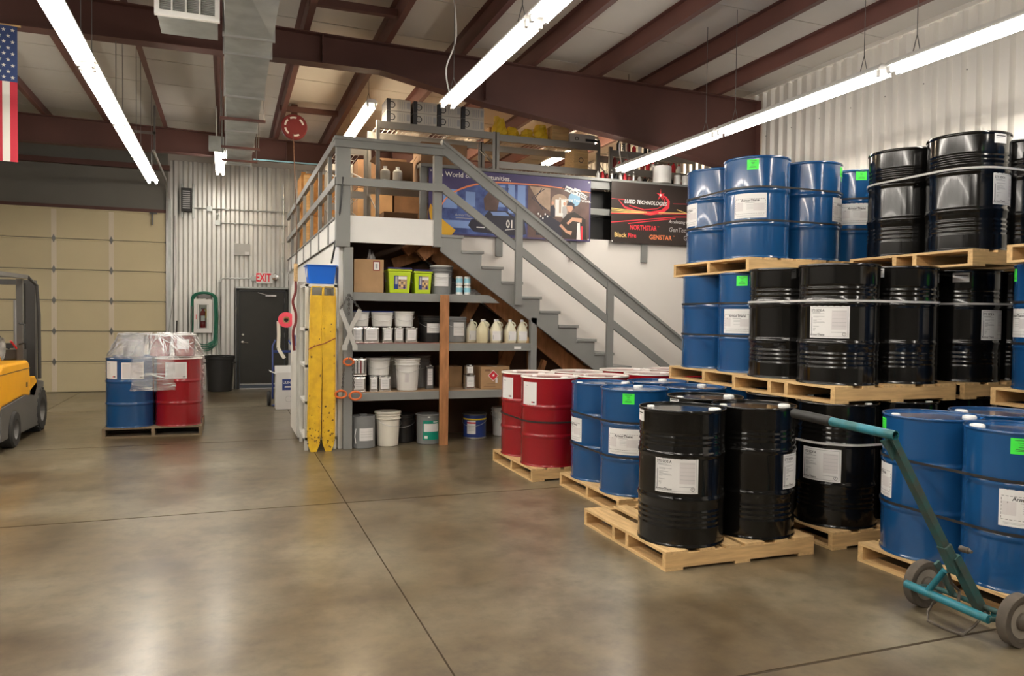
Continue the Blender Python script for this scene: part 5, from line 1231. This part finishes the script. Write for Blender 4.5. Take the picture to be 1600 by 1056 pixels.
for r_ in range(9):
    for c_ in range(6 if r_ % 2 == 0 else 5):
        cx = -.04 - c_ * .078 - (0 if r_ % 2 == 0 else .039); cz = -.045 - r_ * .061; pts = []
        for i in range(10):
            a = PI / 2 + PI * i / 5; q = .022 if i % 2 == 0 else .009; pts.append((cx + q * math.cos(a), .02 * math.sin((cx + q * math.cos(a)) * 9) - .0075, cz + q * math.sin(a)))
        MB().add(pts, [tuple(range(10))]).build('flag_star', 'flag_white', fl)
MB().cyl((-WF - .03, .0, .01), (.03, 0, .01), .012, 8).build('flag_rod', 'pallet_wood', fl)
# ================================================================== back wall fittings
YB = Y1 - .005
es = empty('exit_sign', (.74, YB - .06, 2.26), 0, 'white and red exit sign above the dark door', 'sign')
bevel(box_part('sign_case', 'white_board', es, -.17, .17, -.035, .06, 0, .235), .006)
p = Print(lambda a, b, l: (a, -.036 - l, b)); p.text('EXIT', -.025, .118, .24, 'exit_red', .001, offset=.030, sx=.62); p.build('sign_lettering', es)
for sx in (.215,): MB().lathe([(.0, .02), (.055, .03), (.075, .075), (.07, .085), (.0, .075)], 20, T=Matrix.Translation((sx, -.05, .12)) @ Matrix.Rotation(PI / 2.2, 4, 'X')).build('lamp_head', 'chrome', es, smooth=True)
MB().box(.12, .24, -.05, .055, .09, .15).build('lamp_bracket', 'white_board', es)
fe = empty('extinguisher_cabinet', (-.485, YB - .06, 1.20), 0, 'white fire extinguisher cabinet with glass pane on the back wall', 'cabinet')
mb = MB().box(-.175, .175, .03, .07, 0, .70)
mb.build('cabinet_back', 'white_board', fe)
MB().box(-.175, -.08, -.06, .03, 0, .70).box(.08, .175, -.06, .03, 0, .70).box(-.08, .08, -.06, .03, 0, .10).box(-.08, .08, -.06, .03, .58, .70).build('cabinet_frame', 'white_board', fe)
MB().box(-.11, .11, -.063, -.061, .08, .09).box(-.11, .11, -.063, -.061, .59, .60).box(-.11, -.10, -.063, -.061, .09, .59).box(.10, .11, -.063, -.061, .09, .59).build('pane_trim', 'bare_steel', fe)
box_part('glass_pane', 'pane_glass', fe, -.085, .085, -.055, -.052, .095, .585)
box_part('pull_handle', 'hazard_red', fe, -.135, -.125, -.075, -.06, .28, .38)
ex = empty('fire_extinguisher', (-.485, YB - .040, 1.305), 0, 'red fire extinguisher inside the white wall cabinet', 'extinguisher')
MB().lathe([(.0, 0), (.052, .0), (.055, .01), (.055, .30), (.045, .345), (.022, .36), (.022, .39)], 18).build('cylinder', 'red_drum_paint', ex, smooth=True)
MB().box(-.04, .05, -.012, .012, .385, .42).build('valve_handle', 'dark_steel', ex); MB().box(-.04, .04, -.060, -.054, .14, .25).build('instruction_label', 'paper', ex); MB().tube([(.03, 0, .40), (.06, -.03, .36), (.055, -.05, .2)], .009, 6).build('hose', 'yellow', ex)
gh = empty('garden_hose', (-.46, YB - .09, 1.90), 0, 'green garden hose coiled on the wall around the extinguisher cabinet', 'hose')
for k in range(7):
    rr = .19 + .010 * k; pts = []
    for i in range(9): a = PI * i / 8; pts.append((rr * math.cos(a), .05 - .014 * (k % 3), .02 + (.10 + .006 * k) * math.sin(a)))
    zb = -.86 - .045 * (k % 4)
    pts += [(-rr - .01, .05 - .014 * (k % 3), -.4), (-rr + .02 * (k % 3), .05 - .014 * (k % 3), zb)]
    for i in range(1, 6): a = PI + PI * i / 6; pts.append((.0 + (rr - .06) * math.cos(a), .05 - .014 * (k % 3), zb + .09 * math.sin(a)))
    pts += [(rr - .02 * (k % 2), .05 - .014 * (k % 3), zb), (rr + .012, .05 - .014 * (k % 3), -.4)]
    MB().tube(pts, .011, 6, closed=True).build('hose_coil', 'hose_green', gh, smooth=True)
MB().box(-.12, .12, .03, .08, .02, .10).build('hose_hanger', 'dark_steel', gh)
tc = empty('trash_can', (-.15, 16.88, 0), 0, 'black round trash can between the door and wrapped drums', 'trash can')
MB().lathe([(.0, 0), (.225, 0), (.235, .01), (.275, .66), (.278, .68), (.262, .68), (.225, .03), (0, .03)], 32, cap=False).build('can_body', 'black_plastic', tc, smooth=True)
MB().lathe([(.276, .665), (.297, .67), (.297, .715), (.268, .715), (.265, .67)], 32, cap=False).build('can_rim', 'black_plastic', tc, smooth=True)
for a in (-.35, PI + .35): MB().tube([(.29 * math.cos(a) - .08 * math.sin(a), .29 * math.sin(a) + .08 * math.cos(a) - .05, .60), (.33 * math.cos(a), .33 * math.sin(a) - .05, .60), (.29 * math.cos(a) + .08 * math.sin(a), .29 * math.sin(a) - .08 * math.cos(a) - .05, .60)], .014, 6).build('can_handle', 'black_plastic', tc)
MB().lathe([(.285, .70), (.30, .735), (.24, .74), (.25, .60)], 24, cap=False).build('bin_liner', 'black_plastic', tc, smooth=True)
pb = empty('door_operator', (-.80, YB - .06, 3.66), 0, 'black control box on struts high on the corrugated wall', 'control box')
bevel(box_part('control_box', 'black_plastic', pb, -.10, .10, -.10, .06, .04, .52), .006)
p = Print(lambda a, b, l: (a, -.101 - l, b))
for i in range(9): p.rect(-.07, .07, .10 + .042 * i, .125 + .042 * i, 'ink_grey', 0)
p.build('warning_text', pb)
for x in (-.09, .13): box_part('mounting_strut', 'galvanized', pb, x - .02, x + .02, .02, .055, -.08, .62)
bevel(tag(MB().box(.125, .445, YB - .09, YB - .03, 2.845, 3.09).build('breaker_box', 'pvc_gray'), 'grey electrical box on the corrugated wall above the exit', 'electrical box'), .004)
MB().box(.34, .42, YB - .0915, YB - .0905, 2.86, 2.92).build('box_sticker', 'paper', bpy.data.objects['breaker_box'])
def conduit(pts, label, boxes=()):
    c = empty('conduit', pts[0], 0, label, 'conduit', 'wall conduits'); o = Vector(pts[0])
    MB().tube([Vector(q) - o for q in pts], .012, 8).build('pipe', 'galvanized', c, smooth=True)
    for b in boxes:
        q = Vector(b) - o; MB().box(q.x - .05, q.x + .05, q.y - .03, q.y + .03, q.z - .05, q.z + .05).build('outlet_box', 'galvanized', c)
    n = max(2, int((Vector(pts[-1]) - o).length / .3))
    for i in range(1, n):
        t = i / n * (len(pts) - 1); k = min(int(t), len(pts) - 2); q = Vector(pts[k]).lerp(Vector(pts[k + 1]), t - k) - o
        MB().box(q.x - .025, q.x + .025, q.y - .014, q.y + .03, q.z - .016, q.z + .016).build('pipe_clip', 'galvanized', c)
YC = YB - .045
conduit([(-.66, YC, 3.79), (0.3, YC, 3.80), (1.20, YC, 3.81)], 'upper horizontal conduit on the corrugated wall', ((-.36, YC, 3.79),))
conduit([(-.22, YC, 3.51), (.5, YC, 3.51), (1.20, YC, 3.51)], 'lower horizontal conduit on the corrugated wall', ((-.20, YC, 3.51),))
conduit([(-.20, YC, 3.78), (-.20, YC, 3.60)], 'short vertical conduit between two horizontal conduits')
conduit([(-.17, YC, .75), (-.17, YC, 2.28), (-.10, YC, 2.35), (.50, YC, 2.36)], 'bent conduit running up to the exit sign', ((.52, YC, 2.36),))
conduit([(1.12, YC - .02, 2.5), (1.12, YC - .02, 4.4)], 'vertical conduit beside the mezzanine edge')
for i, (x, m, h) in enumerate(((-1.0, 'black_plastic', 1.45), (-.72, 'dark_steel', 1.75))):
    b = empty('broom', (x, 16.98, 0), 0, ('broom with black handle leaning on the back wall', 'long tool handle leaning on the back wall')[i], 'broom')
    MB().tube([(0, -.10, .06), (0.02, .12, h)], .014, 8).build('handle', m, b, smooth=True); MB().box(-.12, .12, -.13, -.08, 0, .09).build('brush_head', 'black_plastic', b)
cable([(-1.02, 17.1, 3.6), (-1.0, 17.05, 2.4), (-1.12, 17.0, 1.3), (-1.14, 17.0, .9)], 'thin pull cord hanging beside the big door', 'dark_steel', .005, 'pull_cord')
# white carton and blue hand truck by the office wall
def art_txt(p, a, h): p.rect(-.05, a - .01, h * .55, h * .86, 'navy', 0); p.text('ULINE', .04, h * .76, .06, 'print_white', .0004, offset=.01); p.rect(-.01, .09, h * .62, h * .66, 'print_white', .0004); p.ring(.05, h * .3, .05, .055, 'ink_grey', 0, 6)
carton('white_carton', .76, 1.06, 13.30, 13.66, 0, .60, 'open white carton with navy print beside the office wall', 'cardboard_white', art_txt, flaps=True)
ht = empty('hand_truck', (.90, 13.92, 0), 0, 'blue two-wheel hand truck behind the white carton', 'hand truck')
for s_ in (-.16, .16): MB().tube([(s_, 0, .12), (s_, .05, 1.05), (s_ * .7, .10, 1.15)], .014, 8).build('frame_tube', 'navy', ht, smooth=True)
for z in (.35, .65, .95): MB().box(-.16, .16, .01 + .045 * z, .03 + .045 * z, z - .02, z + .02).build('cross_bar', 'navy', ht)
box_part('toe_plate', 'navy', ht, -.18, .18, -.20, .02, .02, .03)
for s_ in (-.22, .22): MB().lathe([(.06, -.03), (.12, -.03), (.13, 0), (.12, .03), (.06, .03), (.06, -.03)], 20, T=Matrix.Translation((s_, .06, .13)) @ Matrix.Rotation(PI / 2, 4, 'Y'), cap=False).build('wheel', 'rubber', ht, smooth=True)
# ================================================================== drum hand truck (right foreground)
dt = empty('drum_truck', (3.68, 2.89, 0), 0, 'worn teal two-wheeled drum truck standing before the blue drums', 'hand truck')
def wheel(par, x, y, z, r, w_, side):
    T = Matrix.Translation((x, y, z)) @ Matrix.Rotation(PI / 2, 4, 'X')
    wh = MB().lathe([(r * .80, -w_ / 2), (r * .98, -w_ / 2), (r, -w_ * .44), (r, w_ * .44), (r * .98, w_ / 2), (r * .80, w_ / 2), (r * .78, 0), (r * .80, -w_ / 2)], 36, T=T, cap=False).build('wheel', 'tire_brown', par, smooth=True)
    MB().lathe([(0, -w_ * .30), (r * .80, -w_ * .40), (r * .80, w_ * .40), (0, w_ * .30)], 32, T=T, cap=False).build('wheel_disc', 'wheel_rim', wh, smooth=True)
    MB().lathe([(r * .66, side * w_ * .40), (r * .80, side * w_ * .46), (r * .84, side * w_ * .40)], 32, T=T, cap=False).build('rim_ring', 'wheel_dark', wh, smooth=True)
    MB().lathe([(0, side * w_ * .95), (r * .16, side * w_ * .95), (r * .20, side * w_ * .88), (r * .34, side * w_ * .55), (r * .36, side * w_ * .20)], 20, T=T, cap=False).build('hub', 'wheel_dark', wh, smooth=True)
    MB().cyl((x, y - side * w_ * .9, z), (x, y - side * w_ * 1.3, z), r * .08, 10).build('axle_nut', 'bare_steel', wh)
    return wh
wheel(dt, .0, -.275, .130, .130, .055, 1)
wheel(dt, .0, .275, .130, .130, .055, 1)
P_ = lambda x, y, z: (x - 3.68, y - 2.89, z)
MB().cyl(P_(3.68, 2.62, .13), P_(3.68, 3.17, .13), .014, 12).build('axle', 'teal_dark', dt, smooth=True)
fb = MB().cyl(P_(3.53, 2.66, .135), P_(3.53, 3.15, .150), .022, 16).build('front_tube', 'teal_paint', dt, smooth=True)
for y in (2.665,): MB().tube([P_(3.53, y, .135), P_(3.62, y, .12), P_(3.68, y, .13)], .014, 8).build('side_arm', 'teal_dark', dt, smooth=True)
MB().tube([P_(3.53, 3.10, .15), P_(3.60, 3.11, .14), P_(3.68, 3.10, .13)], .014, 8).build('side_arm', 'teal_dark', dt, smooth=True)
MB().cyl(P_(3.53, 3.02, .145), P_(3.55, 2.93, .29), .017, 12).build('strut', 'teal_paint', dt, smooth=True)
MB().beam(P_(3.55, 2.98, .32), P_(3.68, 2.98, .13), .035, .014, up=(0, 1, 0)).build('strut', 'teal_dark', dt)
MB().beam(P_(3.50, 2.84, .40), P_(3.70, 2.82, .08), .044, .052, up=(0, 1, 0)).build('lower_mast', 'teal_dark', dt)
MB().beam(P_(3.72, 2.78, .10), P_(3.66, 2.60, .12), .03, .03).build('base_bar', 'teal_paint', dt)
MB().beam(P_(3.075, 2.862, 1.035), P_(3.50, 2.852, .37), .036, .044, up=(0, 1, 0)).build('mast', 'teal_dark', dt)
bevel(MB().beam(P_(3.445, 2.853, .46), P_(3.535, 2.85, .31), .050, .058, up=(0, 1, 0)).build('mast_socket', 'teal_dark', dt), .006)
MB().lathe([(0, -.03), (.016, -.03), (.016, .015), (.008, .02), (.008, .035), (0, .035)], 14, T=Matrix.Translation(P_(3.535, 2.80, .44)) @ Matrix.Rotation(PI / 2, 4, 'X')).build('clamp_bolt', 'wheel_dark', dt, smooth=True)
# handle: hollow tube along the axle direction with a dark grip
hd = MB().lathe([(.0195, -.02), (.024, -.02), (.024, .68), (.0195, .68), (.0195, -.02)], 20, T=Matrix.Translation(P_(3.065, 2.84, 1.045)) @ Vector((0.0, 1, .03)).to_track_quat('Z', 'Y').to_matrix().to_4x4(), cap=False).build('handle_tube', 'teal_paint', dt, smooth=True)
MB().lathe([(.0245, .40), (.0275, .41), (.0275, .695), (.024, .70), (0, .70)], 18, T=Matrix.Translation(P_(3.065, 2.84, 1.045)) @ Vector((0.0, 1, .03)).to_track_quat('Z', 'Y').to_matrix().to_4x4(), cap=False).build('grip', 'black_plastic', hd, smooth=True)
MB().prism([(-.05, -.005), (.02, .0), (.045, -.06), (.03, -.11), (.0, -.06)], 'xz', -.006, .006).build('handle_gusset', 'teal_dark', dt, P_(3.065, 2.862, 1.02))
MB().tube([P_(3.58, 3.00, .12), P_(3.52, 3.0, .05), P_(3.50, 2.98, .012), P_(3.50, 2.88, .008), P_(3.51, 2.78, .012), P_(3.56, 2.76, .06), P_(3.64, 2.76, .12)], .007, 8).build('kick_stand', 'wheel_dark', dt, smooth=True)
MB().tube([P_(3.56, 2.92, .30), P_(3.60, 2.93, .22), P_(3.66, 2.93, .17), P_(3.62, 2.9, .10)], .008, 6).build('linkage', 'wheel_dark', dt, smooth=True)
# ================================================================== forklift at the left edge
fk = empty('forklift', (-2.88, 11.0, 0), 0, 'yellow and grey forklift parked at the left picture edge', 'forklift')
W = .53
def side(poly, a, b, name, m, par=fk, bv=.012): return bevel(MB().prism(poly, 'yz', a, b).build(name, m, par), bv, 2)
def arch(cy, r, z=0.0, n=9): return [(cy + r * math.cos(PI - PI * i / (n - 1)), .17 + r * math.sin(PI - PI * i / (n - 1))) for i in range(n)]
# local y: rear -1.2 .. front +0.9
chas = [(-1.15, .14)] + [(-.60 - .25, .14)] + [(-.60 + .25 * math.cos(PI - PI * i / 8), .18 + .25 * math.sin(PI - PI * i / 8)) for i in range(9)] + [(-.60 + .25, .12), (.66, .10), (.70, .40), (.74, .52), (.95, .58), (.95, .66), (.60, .70), (.10, .60), (-.2, .56), (-1.15, .52)]
side(chas, -W, W, 'chassis', 'truck_grey')
cw = [(-1.25, .40), (-1.27, .80), (-1.20, .94), (-1.05, 1.00), (.05, .99), (.14, .95), (.16, .80), (.16, .52), (-.2, .565), (-1.15, .525)]
side(cw, -W - .005, W + .005, 'engine_hood', 'yellow_truck', bv=.03)
side([(.165, .53), (.165, .78), (.45, .76), (.55, .70), (.55, .60), (.42, .50)], -W, W, 'step_cover', 'yellow_truck')
MB().box(-W - .008, W + .008, -1.2, .15, .885, .893).build('hood_seam', 'truck_dark', fk)
bevel(MB().box(-.40, .40, -1.24, -.70, .14, .44).build('counterweight', 'truck_grey', fk), .04, 3)
def truck_wheel(y, r, w_, x, lug):
    T = Matrix.Translation((x, y, r)) @ Matrix.Rotation(PI / 2, 4, 'Y')
    t_ = MB().lathe([(r * .55, -w_ / 2), (r * .92, -w_ / 2), (r, -w_ * .36), (r, w_ * .36), (r * .92, w_ / 2), (r * .55, w_ / 2)], 32, T=T, cap=False).build('wheel', 'rubber', fk, smooth=True)
    MB().lathe([(0, w_ * .25), (r * .2, w_ * .30), (r * .45, w_ * .20), (r * .56, w_ * .48), (r * .56, -w_ * .48), (r * .45, -w_ * .2), (0, -w_ * .25)], 28, T=T, cap=False).build('wheel_rim', 'truck_grey', t_, smooth=True)
    if lug:
        for i in range(18):
            a = 2 * PI * i / 18; MB().box(-.012, .012, -.022, .022, -w_ * .47, w_ * .47, T=T @ Matrix.Rotation(a, 4, 'Z') @ Matrix.Translation((r + .004, 0, 0))).build('tread_lug', 'rubber', t_)
for s_ in (-1, 1):
    truck_wheel(.83, .285, .22, s_ * (W - .10), True); truck_wheel(-.60, .215, .17, s_ * (W - .06), False)
    # guard pillars
    MB().beam((s_ * (W - .17), .50, .70), (s_ * (W - .17), .46, 2.02), .07, .075, up=(0, 1, 0)).build('guard_pillar', 'truck_grey', fk)
    MB().tube([(s_ * (W - .02), .80, .70), (s_ * (W - .02), .78, 1.55), (s_ * (W - .03), .70, 1.95), (s_ * (W - .08), .50, 2.04)], .022, 8).build('front_pillar', 'truck_dark', fk, smooth=True)
    MB().beam((s_ * (W - .12), -1.02, .98), (s_ * (W - .12), -.88, 2.02), .06, .06, up=(0, 1, 0)).build('guard_pillar', 'truck_grey', fk)
    MB().beam((s_ * (W - .12), -1.0, 2.03), (s_ * (W - .12), .55, 2.05), .07, .05).build('guard_rail', 'truck_grey', fk)
    # mast rails
    MB().box(s_ * .385 - .055, s_ * .385 + .055, .90, 1.02, .08, 2.02).build('mast_rail', 'truck_dark', fk); MB().box(s_ * .28 - .03, s_ * .28 + .03, .94, 1.0, .10, 1.98).build('inner_mast_rail', 'truck_dark', fk)
    MB().cyl((s_ * .20, .97, .2), (s_ * .20, .97, 1.75), .028, 12).build('lift_cylinder', 'bare_steel', fk, smooth=True)
    MB().box(s_ * .25 - .05, s_ * .25 + .05, 1.10, 2.15, .05, .085).build('fork', 'truck_dark', fk); MB().box(s_ * .25 - .05, s_ * .25 + .05, 1.06, 1.10, .05, .62).build('fork_shank', 'truck_dark', fk)
for i in range(7): y = -.85 + .22 * i; MB().box(-W + .15, W - .15, y - .015, y + .015, 2.035, 2.06).build('guard_bar', 'truck_grey', fk)
MB().box(-.38, .38, -1.03, -.99, 2.02, 2.07).build('rear_light_bar', 'hazard_red', fk)
for z in (.25, 1.1, 1.96): MB().box(-.34, .34, .98, 1.03, z, z + .07).build('mast_tie', 'truck_dark', fk)
for z in (.20, .52): MB().box(-.46, .46, 1.03, 1.06, z, z + .09).build('carriage_bar', 'truck_dark', fk)
for x in (-.30, -.1, .1, .30): MB().box(x - .012, x + .012, 1.035, 1.055, .61, 1.1).build('load_backrest', 'truck_dark', fk)
MB().box(-.36, .36, .52, .80, .70, 1.02).box(-.40, .40, .48, .62, .98, 1.10).build('dashboard', 'truck_dark', fk)
MB().cyl((.34, .50, 1.08), (.28, .36, 1.22), .012, 8).build('lever', 'hazard_red', fk)
MB().tube([(.0 + .17 * math.cos(t), .34 + .10 * math.sin(t), 1.22 + .12 * math.sin(t)) for t in [2 * PI * i / 20 for i in range(20)]], .014, 7, closed=True).build('steering_wheel', 'black_plastic', fk, smooth=True)
bevel(MB().box(-.25, .25, -.45, .05, .995, 1.12).build('seat', 'black_plastic', fk), .03, 3); bevel(MB().box(-.24, .24, -.55, -.43, 1.08, 1.50).build('seat_back', 'black_plastic', fk), .03, 3)
MB().tube([(W - .14, -.0 + .30, 1.45), (W - .07, .26, 1.43), (W - .07, .24, 1.20), (W - .14, .30, 1.18)], .014, 6).build('grab_handle', 'black_plastic', fk, smooth=True)
tk = MB().lathe([(0, -.40), (.07, -.395), (.13, -.36), (.155, -.30), (.155, .28), (.14, .33), (.12, .345), (.12, .40), (.132, .40), (.134, .34)], 26, T=Matrix.Translation((.08, -.86, 1.17)) @ Matrix.Rotation(PI / 2, 4, 'Y'), cap=False).build('gas_tank', 'tin', fk, smooth=True)
MB().lathe([(0, .335), (.118, .345)], 24, T=Matrix.Translation((.08, -.86, 1.17)) @ Matrix.Rotation(PI / 2, 4, 'Y'), cap=False).build('tank_end', 'bare_steel', tk, smooth=True)
for x in (-.12, .26): MB().lathe([(.158, x - .02 - .0), (.158, x + .02)], 26, T=Matrix.Translation((.08, -.86, 1.17)) @ Matrix.Rotation(PI / 2, 4, 'Y'), cap=False).build('tank_strap', 'truck_dark', fk, smooth=True)
MB().box(.20, .34, -.90, -.82, 1.325, 1.39).build('tank_latch', 'truck_dark', fk)
MB().box(-.25, .40, -.96, -.76, .99, 1.03).build('tank_cradle', 'truck_dark', fk)
MB().box(W + .006, W + .008, .95 - 1.0, 1.02 - 1.0, .66, .72).build('hood_badge', 'worn_patch', fk)
MB().box(.38, .40, .915, .93, 1.75, 1.9).build('warning_sticker', 'yellow', fk)
